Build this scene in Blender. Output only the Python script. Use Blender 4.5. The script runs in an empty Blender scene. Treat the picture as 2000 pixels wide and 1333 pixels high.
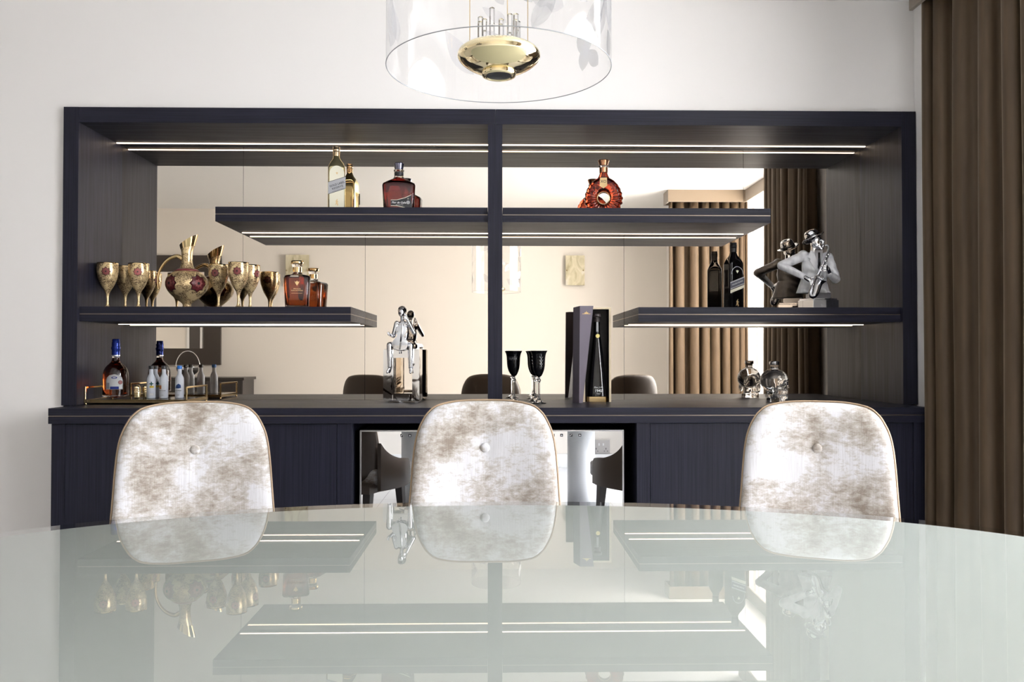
import bpy, bmesh, math, random
from mathutils import Vector, Matrix, Euler
import mathutils.noise as mn

random.seed(7)
PI = math.pi
C = bpy.context.scene.collection
SC = bpy.context.scene

# ------------------------------------------------------------ camera, sky, lights, exposure
cd = bpy.data.cameras.new('camera')
cam = bpy.data.objects.new('camera', cd); C.objects.link(cam)
F = 1650.0
cd.sensor_width = 36.0; cd.lens = F / 2000 * 36.0
cd.clip_start = 0.02; cd.clip_end = 100
yaw = math.atan(32 / F); pitch = math.atan(26.5 / F)
cam.location = (0, 0, 1.16)
cam.rotation_euler = (PI / 2 + pitch, 0, -yaw)
SC.camera = cam

w = bpy.data.worlds.new('sky'); SC.world = w; w.use_nodes = True
bg = w.node_tree.nodes['Background']
bg.inputs['Color'].default_value = (0.82, 0.90, 1.0, 1); bg.inputs['Strength'].default_value = 1.6

def area(name, loc, rot, sx, sy, power, col):
    l = bpy.data.lights.new(name, 'AREA'); l.shape = 'RECTANGLE'; l.size = sx; l.size_y = sy
    l.energy = power; l.color = col
    o = bpy.data.objects.new(name, l); C.objects.link(o); o.location = loc; o.rotation_euler = rot
    return o
# daylight through the bay window on the right
area('bay_daylight', (3.12, 1.9, 1.80), (0, math.radians(76), 0), 2.1, 3.2, 325, (0.93, 0.95, 1.0))

SC.view_settings.view_transform = 'Standard'
SC.view_settings.look = 'None'
SC.view_settings.gamma = 1.0
SC.view_settings.use_curve_mapping = False
SC.view_settings.exposure = 0.62
SC.cycles.use_denoising = True
SC.cycles.use_adaptive_sampling = False
SC.cycles.caustics_refractive = False
SC.cycles.caustics_reflective = False
SC.cycles.max_bounces = 14
SC.cycles.diffuse_bounces = 5
SC.cycles.glossy_bounces = 8
SC.cycles.transmission_bounces = 12
SC.cycles.transparent_max_bounces = 16
SC.cycles.sample_clamp_indirect = 6.0
SC.cycles.blur_glossy = 0.3

# ------------------------------------------------------------ materials
def newmat(name):
    m = bpy.data.materials.new(name); m.use_nodes = True
    return m, m.node_tree.nodes, m.node_tree.links, m.node_tree.nodes['Principled BSDF']

def mat(name, col, rough=0.5, metal=0.0, trans=0.0, ior=1.5, coat=0.0, emit=None, es=0, sheen=0, alpha=1, spec=0.5):
    m, n, l, p = newmat(name)
    p.inputs['Base Color'].default_value = (*col, 1)
    p.inputs['Roughness'].default_value = rough
    p.inputs['Metallic'].default_value = metal
    p.inputs['Transmission Weight'].default_value = trans
    p.inputs['IOR'].default_value = ior
    p.inputs['Coat Weight'].default_value = coat
    p.inputs['Sheen Weight'].default_value = sheen
    p.inputs['Alpha'].default_value = alpha
    p.inputs['Specular IOR Level'].default_value = spec
    if emit:
        p.inputs['Emission Color'].default_value = (*emit, 1); p.inputs['Emission Strength'].default_value = es
    return m

def node(n, t, **k):
    x = n.new(t)
    for a, b in k.items():
        if a in x.inputs: x.inputs[a].default_value = b
        else: setattr(x, a, b)
    return x

def ramp(n, stops):
    r = n.new('ShaderNodeValToRGB'); e = r.color_ramp.elements
    while len(e) < len(stops): e.new(0.5)
    for i, (p, c) in enumerate(stops):
        e[i].position = p; e[i].color = (*c, 1)
    return r

def coords(n, l, scale, kind='Object', rot=(0, 0, 0)):
    t = n.new('ShaderNodeTexCoord'); mp = n.new('ShaderNodeMapping')
    mp.inputs['Scale'].default_value = scale; mp.inputs['Rotation'].default_value = rot
    l.new(t.outputs[kind], mp.inputs['Vector'])
    return mp

def wood(name, scale, c1=(0.0075, 0.0068, 0.012), c2=(0.0205, 0.0215, 0.038)):
    m, n, l, p = newmat(name)
    mp = coords(n, l, scale)
    a = node(n, 'ShaderNodeTexNoise', Scale=1.0, Detail=8.0, Roughness=0.65)
    l.new(mp.outputs[0], a.inputs['Vector'])
    r = ramp(n, [(0.32, c1), (0.68, c2)])
    l.new(a.outputs['Fac'], r.inputs['Fac']); l.new(r.outputs[0], p.inputs['Base Color'])
    b = node(n, 'ShaderNodeBump', Strength=0.22, Distance=0.002)
    l.new(a.outputs['Fac'], b.inputs['Height']); l.new(b.outputs[0], p.inputs['Normal'])
    rr = ramp(n, [(0.3, (0.48,) * 3), (0.7, (0.36,) * 3)])
    l.new(a.outputs['Fac'], rr.inputs['Fac']); l.new(rr.outputs[0], p.inputs['Roughness'])
    p.inputs['Specular IOR Level'].default_value = 0.25
    return m
WH = wood('charcoal_wood_horizontal', (2.2, 60, 190))
WV = wood('charcoal_wood_vertical', (170, 60, 2.2))
WD = wood('charcoal_wood_depth', (60, 2.5, 170))

def plaster(name, col, rough=0.75):
    m, n, l, p = newmat(name)
    p.inputs['Base Color'].default_value = (*col, 1); p.inputs['Roughness'].default_value = rough
    mp = coords(n, l, (1, 1, 1))
    a = node(n, 'ShaderNodeTexNoise', Scale=140.0, Detail=3.0)
    l.new(mp.outputs[0], a.inputs['Vector'])
    b = node(n, 'ShaderNodeBump', Strength=0.04, Distance=0.001)
    l.new(a.outputs['Fac'], b.inputs['Height']); l.new(b.outputs[0], p.inputs['Normal'])
    return m
WALL = plaster('warm_white_wall_paint', (0.85, 0.82, 0.795))
WALLB = plaster('beige_wall_paint', (0.78, 0.73, 0.66))
CEIL = plaster('ceiling_white_paint', (0.86, 0.86, 0.85))
TRIM = mat('white_gloss_paint', (0.85, 0.85, 0.84), 0.3)

def floor_mat():
    m, n, l, p = newmat('pale_porcelain_floor')
    mp = coords(n, l, (1, 1, 1))
    br = node(n, 'ShaderNodeTexBrick', Scale=1.0, offset=0.0)
    br.inputs['Brick Width'].default_value = 0.9; br.inputs['Row Height'].default_value = 0.9
    br.inputs['Mortar Size'].default_value = 0.003
    br.inputs['Color1'].default_value = (0.78, 0.79, 0.81, 1); br.inputs['Color2'].default_value = (0.76, 0.77, 0.79, 1)
    br.inputs['Mortar'].default_value = (0.5, 0.5, 0.5, 1)
    l.new(mp.outputs[0], br.inputs['Vector']); l.new(br.outputs['Color'], p.inputs['Base Color'])
    p.inputs['Roughness'].default_value = 0.12
    return m
FLOOR = floor_mat()

MIRROR = mat('bronze_mirror_glass', (0.91, 0.83, 0.735), 0.0, 1.0)
PLAINMIRROR = mat('silver_mirror_glass', (0.85, 0.83, 0.80), 0.01, 1.0)
COOLGLASS = mat('mirrored_cooler_glass', (0.86, 0.87, 0.89), 0.012, 1.0)
BLACK = mat('matt_black', (0.006, 0.006, 0.007), 0.6)
SHADOWGAP = mat('dark_cavity_board', (0.01, 0.01, 0.012), 0.8)
BRASS = mat('brushed_brass', (0.42, 0.33, 0.20), 0.32, 1.0)
INLAY = mat('antique_brass_inlay', (0.30, 0.25, 0.20), 0.35, 1.0)
GOLD = mat('polished_gold', (0.90, 0.68, 0.36), 0.12, 1.0)
PGOLD = mat('polished_pale_gold', (0.95, 0.80, 0.50), 0.05, 1.0)
CHROME = mat('chrome', (0.86, 0.86, 0.88), 0.05, 1.0)
STEEL = mat('brushed_steel', (0.72, 0.72, 0.72), 0.28, 1.0)
SILVER = mat('worn_silver', (0.70, 0.70, 0.73), 0.34, 1.0)
LED = mat('warm_led_diffuser', (1, 0.9, 0.8), 0.5, emit=(1.0, 0.80, 0.62), es=3.6)
LEATHER = mat('dark_brown_leather', (0.060, 0.040, 0.026), 0.42)
PIPING = mat('tan_leather_piping', (0.34, 0.24, 0.15), 0.45)
LEGWOOD = mat('dark_stained_leg_wood', (0.03, 0.022, 0.018), 0.35)
GLASS = mat('clear_glass', (1, 1, 1), 0.0, trans=1.0, ior=1.45)
CRYSTAL = mat('clear_crystal', (1, 1, 1), 0.0, trans=1.0, ior=1.52)
BLACKGLASS = mat('gloss_black_glass', (0.004, 0.004, 0.005), 0.03, spec=0.6)
WHITEPRINT = mat('white_print', (0.85, 0.85, 0.85), 0.5)
GREYPRINT = mat('grey_print', (0.42, 0.42, 0.44), 0.5)
DARKPRINT = mat('dark_print', (0.03, 0.03, 0.035), 0.5)
GOLDPRINT = mat('gold_print', (0.75, 0.55, 0.28), 0.35, 0.7)
CREAMPRINT = mat('cream_print', (0.82, 0.78, 0.62), 0.45)
BLUEPRINT = mat('blue_print', (0.03, 0.06, 0.38), 0.35)
REDPRINT = mat('plum_red_enamel', (0.20, 0.035, 0.04), 0.3)
PINKPRINT = mat('dusty_pink_enamel', (0.42, 0.13, 0.12), 0.3)
YELLOWPRINT = mat('yellow_print', (0.80, 0.62, 0.08), 0.45)
ORANGEPRINT = mat('orange_print', (0.75, 0.30, 0.10), 0.45)
AMBER = mat('amber_whisky', (0.28, 0.055, 0.012), 0.0, trans=1.0, ior=1.36)
DARKAMBER = mat('dark_amber_whisky', (0.30, 0.06, 0.015), 0.0, trans=1.0, ior=1.36)
RUMRED = mat('deep_red_rum', (0.20, 0.016, 0.012), 0.0, trans=1.0, ior=1.36)
COGNAC = mat('red_amber_cognac_glass', (0.36, 0.05, 0.02), 0.03, trans=1.0, ior=1.45)
FROST = mat('frosted_bottle_glass', (0.80, 0.83, 0.90), 0.35, trans=0.35, ior=1.4)
NAVY = mat('navy_foil', (0.012, 0.03, 0.22), 0.18, 0.6)
BLUECAP = mat('bright_blue_plastic', (0.02, 0.16, 0.55), 0.3)
BLACKCAP = mat('black_plastic', (0.02, 0.02, 0.022), 0.35)
COPPER = mat('copper_foil', (0.62, 0.30, 0.16), 0.22, 0.9)
PURPLEBOX = mat('mauve_grey_card', (0.18, 0.155, 0.195), 0.5)
DARKBOX = mat('dark_brown_card', (0.022, 0.016, 0.015), 0.45)
GOLDBOTTLE = mat('gold_lacquered_glass', (0.88, 0.76, 0.42), 0.10, 0.9)

def thin_glass(name, tint=(1, 1, 1), body=0.0):
    m = bpy.data.materials.new(name); m.use_nodes = True
    n, l = m.node_tree.nodes, m.node_tree.links
    for x in list(n):
        if x.type != 'OUTPUT_MATERIAL': n.remove(x)
    out = [x for x in n if x.type == 'OUTPUT_MATERIAL'][0]
    tr = node(n, 'ShaderNodeBsdfTransparent'); tr.inputs[0].default_value = (*tint, 1)
    gl = node(n, 'ShaderNodeBsdfGlossy'); gl.inputs['Roughness'].default_value = 0.0
    lw = node(n, 'ShaderNodeLayerWeight', Blend=0.5)
    pw = node(n, 'ShaderNodeMath', operation='POWER'); pw.inputs[1].default_value = 4.0
    l.new(lw.outputs['Facing'], pw.inputs[0])
    fr = node(n, 'ShaderNodeMath', operation='MULTIPLY_ADD'); fr.inputs[1].default_value = 0.6; fr.inputs[2].default_value = 0.045
    l.new(pw.outputs[0], fr.inputs[0])
    mx = n.new('ShaderNodeMixShader')
    l.new(fr.outputs[0], mx.inputs[0]); l.new(tr.outputs[0], mx.inputs[1]); l.new(gl.outputs[0], mx.inputs[2])
    last = mx
    if body:
        df = node(n, 'ShaderNodeBsdfDiffuse'); df.inputs[0].default_value = (0.9, 0.9, 0.92, 1)
        m2 = n.new('ShaderNodeMixShader'); m2.inputs[0].default_value = body
        l.new(mx.outputs[0], m2.inputs[1]); l.new(df.outputs[0], m2.inputs[2]); last = m2
    l.new(last.outputs[0], out.inputs[0])
    return m
PANE = thin_glass('window_pane_glass')
SHADE = thin_glass('blown_glass_shade', body=0.03)
ETCH = thin_glass('etched_white_leaf', body=0.55)
ETCHD = thin_glass('etched_grey_leaf', tint=(0.88, 0.88, 0.90), body=0.05)

def sheer_mat():
    m = bpy.data.materials.new('white_sheer_voile'); m.use_nodes = True
    n, l = m.node_tree.nodes, m.node_tree.links
    for x in list(n):
        if x.type != 'OUTPUT_MATERIAL': n.remove(x)
    out = [x for x in n if x.type == 'OUTPUT_MATERIAL'][0]
    a = node(n, 'ShaderNodeBsdfTranslucent'); a.inputs[0].default_value = (0.95, 0.93, 0.9, 1)
    b = node(n, 'ShaderNodeBsdfTransparent')
    mx = n.new('ShaderNodeMixShader'); mx.inputs[0].default_value = 0.35
    l.new(a.outputs[0], mx.inputs[1]); l.new(b.outputs[0], mx.inputs[2]); l.new(mx.outputs[0], out.inputs[0])
    return m
SHEER = sheer_mat()

def velvet_curtain():
    m, n, l, p = newmat('bronze_brown_velvet')
    mp = coords(n, l, (30, 30, 3))
    a = node(n, 'ShaderNodeTexNoise', Scale=1.0, Detail=4.0)
    l.new(mp.outputs[0], a.inputs['Vector'])
    r = ramp(n, [(0.3, (0.062, 0.037, 0.017)), (0.7, (0.090, 0.056, 0.027))])
    l.new(a.outputs['Fac'], r.inputs['Fac']); l.new(r.outputs[0], p.inputs['Base Color'])
    p.inputs['Roughness'].default_value = 0.7
    p.inputs['Sheen Weight'].default_value = 0.35; p.inputs['Sheen Roughness'].default_value = 0.3
    p.inputs['Sheen Tint'].default_value = (0.75, 0.58, 0.40, 1)
    mp2 = coords(n, l, (900, 900, 900))
    b2 = node(n, 'ShaderNodeTexNoise', Scale=1.0, Detail=2.0)
    l.new(mp2.outputs[0], b2.inputs['Vector'])
    b = node(n, 'ShaderNodeBump', Strength=0.12, Distance=0.001)
    l.new(b2.outputs['Fac'], b.inputs['Height']); l.new(b.outputs[0], p.inputs['Normal'])
    return m
CURTAIN = velvet_curtain()

def crushed_velvet(name, off, bal):
    m, n, l, p = newmat(name)
    t = n.new('ShaderNodeTexCoord'); mp = n.new('ShaderNodeMapping')
    mp.inputs['Location'].default_value = off
    l.new(t.outputs['Object'], mp.inputs['Vector'])
    big = node(n, 'ShaderNodeTexNoise', Scale=6.0, Detail=3.0, Roughness=0.55)
    l.new(mp.outputs[0], big.inputs['Vector'])
    med = node(n, 'ShaderNodeTexNoise', Scale=50.0, Detail=10.0, Roughness=0.78, Distortion=0.3)
    mpm = n.new('ShaderNodeMapping'); mpm.inputs['Scale'].default_value = (0.75, 1, 1.5)
    l.new(mp.outputs[0], mpm.inputs['Vector']); l.new(mpm.outputs[0], med.inputs['Vector'])
    mul = node(n, 'ShaderNodeMath', operation='MULTIPLY'); mul.inputs[1].default_value = 1.25
    l.new(big.outputs['Fac'], mul.inputs[0])
    add = node(n, 'ShaderNodeMath', operation='ADD')
    l.new(mul.outputs[0], add.inputs[0]); l.new(med.outputs['Fac'], add.inputs[1])
    sub = node(n, 'ShaderNodeMath', operation='SUBTRACT'); sub.inputs[1].default_value = bal
    l.new(add.outputs[0], sub.inputs[0])
    r = ramp(n, [(0.30, (0.26, 0.215, 0.175)), (0.43, (0.41, 0.365, 0.32)), (0.53, (0.52, 0.49, 0.46)), (0.64, (0.67, 0.665, 0.69))])
    l.new(sub.outputs[0], r.inputs['Fac'])
    # fine upright threads
    mt = n.new('ShaderNodeMapping'); mt.inputs['Scale'].default_value = (420, 60, 9)
    l.new(mp.outputs[0], mt.inputs['Vector'])
    th = node(n, 'ShaderNodeTexNoise', Scale=1.0, Detail=3.0, Roughness=0.7)
    l.new(mt.outputs[0], th.inputs['Vector'])
    rt = ramp(n, [(0.35, (0.84, 0.83, 0.82)), (0.65, (1, 1, 1))])
    l.new(th.outputs['Fac'], rt.inputs['Fac'])
    mx = node(n, 'ShaderNodeMix', data_type='RGBA', blend_type='MULTIPLY'); mx.inputs[0].default_value = 1.0
    l.new(r.outputs[0], mx.inputs[6]); l.new(rt.outputs[0], mx.inputs[7])
    l.new(mx.outputs[2], p.inputs['Base Color'])
    p.inputs['Roughness'].default_value = 0.6
    p.inputs['Sheen Weight'].default_value = 0.35; p.inputs['Sheen Roughness'].default_value = 0.3
    b = node(n, 'ShaderNodeBump', Strength=0.25, Distance=0.001)
    l.new(th.outputs['Fac'], b.inputs['Height']); l.new(b.outputs[0], p.inputs['Normal'])
    return m

def filigree(name, gold=(0.93, 0.70, 0.38)):
    m, n, l, p = newmat(name)
    mp = coords(n, l, (1, 1, 1))
    a = node(n, 'ShaderNodeTexNoise', Scale=330.0, Detail=2.0, Distortion=1.4)
    l.new(mp.outputs[0], a.inputs['Vector'])
    d = node(n, 'ShaderNodeTexNoise', Scale=26.0, Detail=2.0)
    l.new(mp.outputs[0], d.inputs['Vector'])
    dr = ramp(n, [(0.40, (0.0,) * 3), (0.52, (0.14,) * 3)])
    l.new(d.outputs['Fac'], dr.inputs['Fac'])
    s = node(n, 'ShaderNodeMath', operation='ADD')
    l.new(a.outputs['Fac'], s.inputs[0]); l.new(dr.outputs[0], s.inputs[1])
    r = ramp(n, [(0.615, (0, 0, 0)), (0.66, (1, 1, 1))])
    l.new(s.outputs[0], r.inputs['Fac'])
    mx = node(n, 'ShaderNodeMix', data_type='RGBA')
    mx.inputs[6].default_value = (*gold, 1); mx.inputs[7].default_value = (0.07, 0.03, 0.018, 1)
    l.new(r.outputs[0], mx.inputs[0]); l.new(mx.outputs[2], p.inputs['Base Color'])
    p.inputs['Metallic'].default_value = 0.5; p.inputs['Roughness'].default_value = 0.26
    b = node(n, 'ShaderNodeBump', Strength=0.3, Distance=0.0006)
    l.new(s.outputs[0], b.inputs['Height']); l.new(b.outputs[0], p.inputs['Normal'])
    return m
FILIGREE = filigree('gold_filigree_enamel')

def marble():
    m, n, l, p = newmat('dark_veined_marble')
    mp = coords(n, l, (14, 14, 14))
    a = node(n, 'ShaderNodeTexNoise', Scale=1.0, Detail=6.0, Distortion=2.2)
    l.new(mp.outputs[0], a.inputs['Vector'])
    r = ramp(n, [(0.47, (0.02, 0.02, 0.022)), (0.495, (0.45, 0.43, 0.42)), (0.515, (0.03, 0.03, 0.032))])
    l.new(a.outputs['Fac'], r.inputs['Fac']); l.new(r.outputs[0], p.inputs['Base Color'])
    p.inputs['Roughness'].default_value = 0.12
    return m
MARBLE = marble()

def alabaster(name, c1, c2, sc):
    m, n, l, p = newmat(name)
    mp = coords(n, l, sc)
    a = node(n, 'ShaderNodeTexNoise', Scale=1.0, Detail=6.0, Distortion=1.0)
    l.new(mp.outputs[0], a.inputs['Vector'])
    r = ramp(n, [(0.3, c1), (0.55, c2), (0.6, (0.72, 0.68, 0.58))])
    l.new(a.outputs['Fac'], r.inputs['Fac']); l.new(r.outputs[0], p.inputs['Base Color'])
    p.inputs['Roughness'].default_value = 0.3
    return m
ALA = alabaster('veined_cream_alabaster', (0.42, 0.36, 0.22), (0.70, 0.64, 0.46), (9, 9, 5))

def worn_chrome():
    m, n, l, p = newmat('patchy_silvered_ceramic')
    mp = coords(n, l, (11, 11, 9))
    a = node(n, 'ShaderNodeTexNoise', Scale=1.0, Detail=3.0, Roughness=0.5, Distortion=0.8)
    l.new(mp.outputs[0], a.inputs['Vector'])
    r = ramp(n, [(0.40, (0.10, 0.08, 0.07)), (0.415, (0.88, 0.87, 0.86))])
    l.new(a.outputs['Fac'], r.inputs['Fac']); l.new(r.outputs[0], p.inputs['Base Color'])
    p.inputs['Metallic'].default_value = 1.0; p.inputs['Roughness'].default_value = 0.07
    b = node(n, 'ShaderNodeBump', Strength=0.12, Distance=0.006)
    l.new(a.outputs['Fac'], b.inputs['Height']); l.new(b.outputs[0], p.inputs['Normal'])
    return m
WORNCHROME = worn_chrome()

def jacket_mat():
    m, n, l, p = newmat('brushed_pewter_jacket')
    mp = coords(n, l, (40, 40, 14))
    a = node(n, 'ShaderNodeTexNoise', Scale=1.0, Detail=5.0)
    l.new(mp.outputs[0], a.inputs['Vector'])
    r = ramp(n, [(0.3, (0.66, 0.66, 0.69)), (0.6, (0.93, 0.93, 0.95))])
    l.new(a.outputs['Fac'], r.inputs['Fac']); l.new(r.outputs[0], p.inputs['Base Color'])
    p.inputs['Metallic'].default_value = 0.12; p.inputs['Roughness'].default_value = 0.4
    b = node(n, 'ShaderNodeBump', Strength=0.4, Distance=0.003)
    l.new(a.outputs['Fac'], b.inputs['Height']); l.new(b.outputs[0], p.inputs['Normal'])
    return m
JACKET = jacket_mat()

def tabletop_mat():
    # clear top sheet: mirror-like at grazing angles, see-through to the paint behind it
    m = bpy.data.materials.new('clear_table_glass'); m.use_nodes = True
    n, l = m.node_tree.nodes, m.node_tree.links
    for x in list(n):
        if x.type != 'OUTPUT_MATERIAL': n.remove(x)
    out = [x for x in n if x.type == 'OUTPUT_MATERIAL'][0]
    tr = node(n, 'ShaderNodeBsdfTransparent'); tr.inputs[0].default_value = (0.985, 0.992, 0.985, 1)
    gl = node(n, 'ShaderNodeBsdfGlossy'); gl.inputs['Roughness'].default_value = 0.0
    lw = node(n, 'ShaderNodeLayerWeight', Blend=0.5)
    pw = node(n, 'ShaderNodeMath', operation='POWER'); pw.inputs[1].default_value = 4.6
    l.new(lw.outputs['Facing'], pw.inputs[0])
    ma = node(n, 'ShaderNodeMath', operation='MULTIPLY_ADD'); ma.inputs[1].default_value = 0.95; ma.inputs[2].default_value = 0.045
    l.new(pw.outputs[0], ma.inputs[0])
    ge = n.new('ShaderNodeNewGeometry')
    inv = node(n, 'ShaderNodeMath', operation='SUBTRACT'); inv.inputs[0].default_value = 1.0
    l.new(ge.outputs['Backfacing'], inv.inputs[1])
    mu = node(n, 'ShaderNodeMath', operation='MULTIPLY')
    l.new(ma.outputs[0], mu.inputs[0]); l.new(inv.outputs[0], mu.inputs[1])
    mx = n.new('ShaderNodeMixShader')
    l.new(mu.outputs[0], mx.inputs[0]); l.new(tr.outputs[0], mx.inputs[1]); l.new(gl.outputs[0], mx.inputs[2])
    l.new(mx.outputs[0], out.inputs[0])
    return m
TABLETOP = tabletop_mat()

# ------------------------------------------------------------ geometry helpers
def bx(bm, x0, x1, y0, y1, z0, z1, M=None):
    vs = [bm.verts.new(((x0, x1)[i & 1], (y0, y1)[(i >> 1) & 1], (z0, z1)[i >> 2])) for i in range(8)]
    if M: 
        for v in vs: v.co = M @ v.co
    for f in ((0, 2, 3, 1), (4, 5, 7, 6), (0, 1, 5, 4), (2, 6, 7, 3), (0, 4, 6, 2), (1, 3, 7, 5)):
        bm.faces.new([vs[i] for i in f])
    return vs

def box(x0, x1, y0, y1, z0, z1, bev=0.0, seg=2):
    bm = bmesh.new(); bx(bm, x0, x1, y0, y1, z0, z1)
    if bev: bmesh.ops.bevel(bm, geom=bm.edges[:], offset=bev, segments=seg, affect='EDGES', profile=0.7)
    return bm

def boxes(L, bev=0.0):
    bm = bmesh.new()
    for b in L: bx(bm, *b)
    if bev: bmesh.ops.bevel(bm, geom=bm.edges[:], offset=bev, segments=1, affect='EDGES')
    return bm

def lathe(prof, seg=40, bm=None, M=None, cap=True):
    bm = bm or bmesh.new()
    rings = []
    for r, z in prof:
        if r < 1e-5:
            rings.append([bm.verts.new((0, 0, z))])
        else:
            rings.append([bm.verts.new((r * math.cos(2 * PI * i / seg), r * math.sin(2 * PI * i / seg), z)) for i in range(seg)])
    if M:
        for R in rings:
            for v in R: v.co = M @ v.co
    for a, b in zip(rings, rings[1:]):
        for i in range(seg):
            j = (i + 1) % seg
            if len(a) == 1 and len(b) == 1: continue
            if len(a) == 1: bm.faces.new((a[0], b[j], b[i]))
            elif len(b) == 1: bm.faces.new((a[i], a[j], b[0]))
            else: bm.faces.new((a[i], a[j], b[j], b[i]))
    if cap:
        if len(rings[0]) > 1: bm.faces.new(rings[0][::-1])
        if len(rings[-1]) > 1: bm.faces.new(rings[-1])
    return bm

def tube(pts, rad, seg=10, bm=None, closed=False):
    bm = bm or bmesh.new()
    pts = [Vector(p) for p in pts]
    if not hasattr(rad, '__len__'): rad = [rad] * len(pts)
    N = len(pts); rings = []
    up = None
    for i, p in enumerate(pts):
        if closed: d = pts[(i + 1) % N] - pts[i - 1]
        else: d = pts[min(i + 1, N - 1)] - pts[max(i - 1, 0)]
        d.normalize()
        if up is None:
            up = Vector((0, 0, 1)) if abs(d.z) < 0.9 else Vector((0, 1, 0))
        a = d.cross(up).normalized(); up = a.cross(d).normalized()
        rings.append([bm.verts.new(p + rad[i] * (math.cos(2 * PI * k / seg) * a + math.sin(2 * PI * k / seg) * up)) for k in range(seg)])
    pairs = list(zip(rings, rings[1:]))
    if closed: pairs.append((rings[-1], rings[0]))
    for a, b in pairs:
        for k in range(seg):
            j = (k + 1) % seg
            bm.faces.new((a[k], b[k], b[j], a[j]))
    if not closed:
        bm.faces.new(rings[0]); bm.faces.new(rings[-1][::-1])
    return bm

def smooth_path(pts, n=6):
    P = [Vector(p) for p in pts]; out = []
    for i in range(len(P) - 1):
        p0 = P[max(i - 1, 0)]; p1 = P[i]; p2 = P[i + 1]; p3 = P[min(i + 2, len(P) - 1)]
        for k in range(n):
            t = k / n
            out.append(0.5 * ((2 * p1) + (p2 - p0) * t + (2 * p0 - 5 * p1 + 4 * p2 - p3) * t * t + (3 * p1 - p0 - 3 * p2 + p3) * t ** 3))
    out.append(P[-1])
    return out

def prism(poly, y0, y1, bm=None, bev=0.0):
    """outline in XZ extruded along Y"""
    bm = bm or bmesh.new()
    a = [bm.verts.new((x, y0, z)) for x, z in poly]; b = [bm.verts.new((x, y1, z)) for x, z in poly]
    n = len(poly)
    bm.faces.new(a); bm.faces.new(b[::-1])
    for i in range(n):
        j = (i + 1) % n
        bm.faces.new((a[i], b[i], b[j], a[j]))
    if bev: bmesh.ops.bevel(bm, geom=bm.edges[:], offset=bev, segments=2, affect='EDGES', profile=0.7)
    return bm

def sq_loft(prof, n=4.5, seg=40, bm=None, ratio=1.0):
    """stack of rounded-square rings: (halfwidth, z, roundness exponent)"""
    bm = bm or bmesh.new(); rings = []
    for it in prof:
        h, z = it[0], it[1]; e = it[2] if len(it) > 2 else n
        R = []
        for i in range(seg):
            t = 2 * PI * (i + 0.5) / seg; c, s = math.cos(t), math.sin(t)
            k = (abs(c) ** e + abs(s) ** e) ** (-1 / e)
            R.append(bm.verts.new((h * k * c, h * ratio * k * s if len(it) < 4 else it[3] * k * s, z)))
        rings.append(R)
    for a, b in zip(rings, rings[1:]):
        for i in range(seg):
            j = (i + 1) % seg
            bm.faces.new((a[i], a[j], b[j], b[i]))
    bm.faces.new(rings[0][::-1]); bm.faces.new(rings[-1])
    return bm

def obj(name, bm, m, parent=None, smooth=False, world=False, ang=40):
    me = bm if isinstance(bm, bpy.types.Mesh) else None
    if me is None:
        bmesh.ops.recalc_face_normals(bm, faces=bm.faces[:])
        if world and parent is not None:
            bmesh.ops.translate(bm, verts=bm.verts[:], vec=-Vector(parent.location))
        me = bpy.data.meshes.new(name); bm.to_mesh(me); bm.free()
    if m: me.materials.clear(); me.materials.append(m)
    if smooth:
        for p in me.polygons: p.use_smooth = True
        if smooth != 'all': me.set_sharp_from_angle(angle=math.radians(ang))
    o = bpy.data.objects.new(name, me); C.objects.link(o)
    if parent is not None: o.parent = parent
    return o

def thing(name, label, cat, loc=(0, 0, 0), rz=0.0, group=None):
    o = bpy.data.objects.new(name, None); C.objects.link(o)
    o.empty_display_size = 0.05
    o.location = loc; o.rotation_euler = (0, 0, rz); o['label'] = label; o['category'] = cat
    if group: o['group'] = group
    return o

def tag(o, label, cat, group=None):
    o['label'] = label; o['category'] = cat
    if group: o['group'] = group
    return o

def struct(name, bm, m, world=True):
    o = obj(name, bm, m); o['kind'] = 'structure'
    return o

def copy_tree(o, parent=None):
    c = o.copy(); C.objects.link(c)
    if parent is not None: c.parent = parent
    for ch in list(o.children): copy_tree(ch, c)
    return c

def text(s, size, m, parent, M, name='lettering', shear=0.0, ext=0.0002, align='CENTER', bold=0.0, space=1.0):
    cu = bpy.data.curves.new('t', 'FONT'); cu.body = s; cu.size = size; cu.align_x = align; cu.align_y = 'CENTER'
    cu.extrude = ext; cu.shear = shear; cu.offset = bold; cu.resolution_u = 3; cu.space_character = space
    o = bpy.data.objects.new('t', cu); C.objects.link(o)
    dg = bpy.context.evaluated_depsgraph_get(); dg.update()
    me = bpy.data.meshes.new_from_object(o.evaluated_get(dg))
    bpy.data.objects.remove(o); bpy.data.curves.remove(cu)
    me.transform(M)
    return obj(name, me, m, parent)

# text plane -> upright, facing -Y
FACE = Matrix.Rotation(PI / 2, 4, 'X')
def at(x, y, z, rz=0.0, roll=0.0):
    return Matrix.Translation((x, y, z)) @ Matrix.Rotation(rz, 4, 'Z') @ FACE @ Matrix.Rotation(roll, 4, 'Z')

def arc_wrap(me_or_bm, rfun):
    """bend a flat XZ shape (x = arc length) round a body of revolution; front is -Y"""
    for v in me_or_bm.verts:
        r = rfun(v.co.z) ; t = v.co.x / max(r, 1e-4)
        rr = r + 0.0006 - v.co.y
        v.co = Vector((rr * math.sin(t), -rr * math.cos(t), v.co.z))

def prof_r(prof):
    P = sorted(prof, key=lambda a: a[1])
    def f(z):
        for (r0, z0), (r1, z1) in zip(P, P[1:]):
            if z0 <= z <= z1: return r0 + (r1 - r0) * (z - z0) / max(z1 - z0, 1e-6)
        return P[-1][0] if z > P[-1][1] else P[0][0]
    return f

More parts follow.
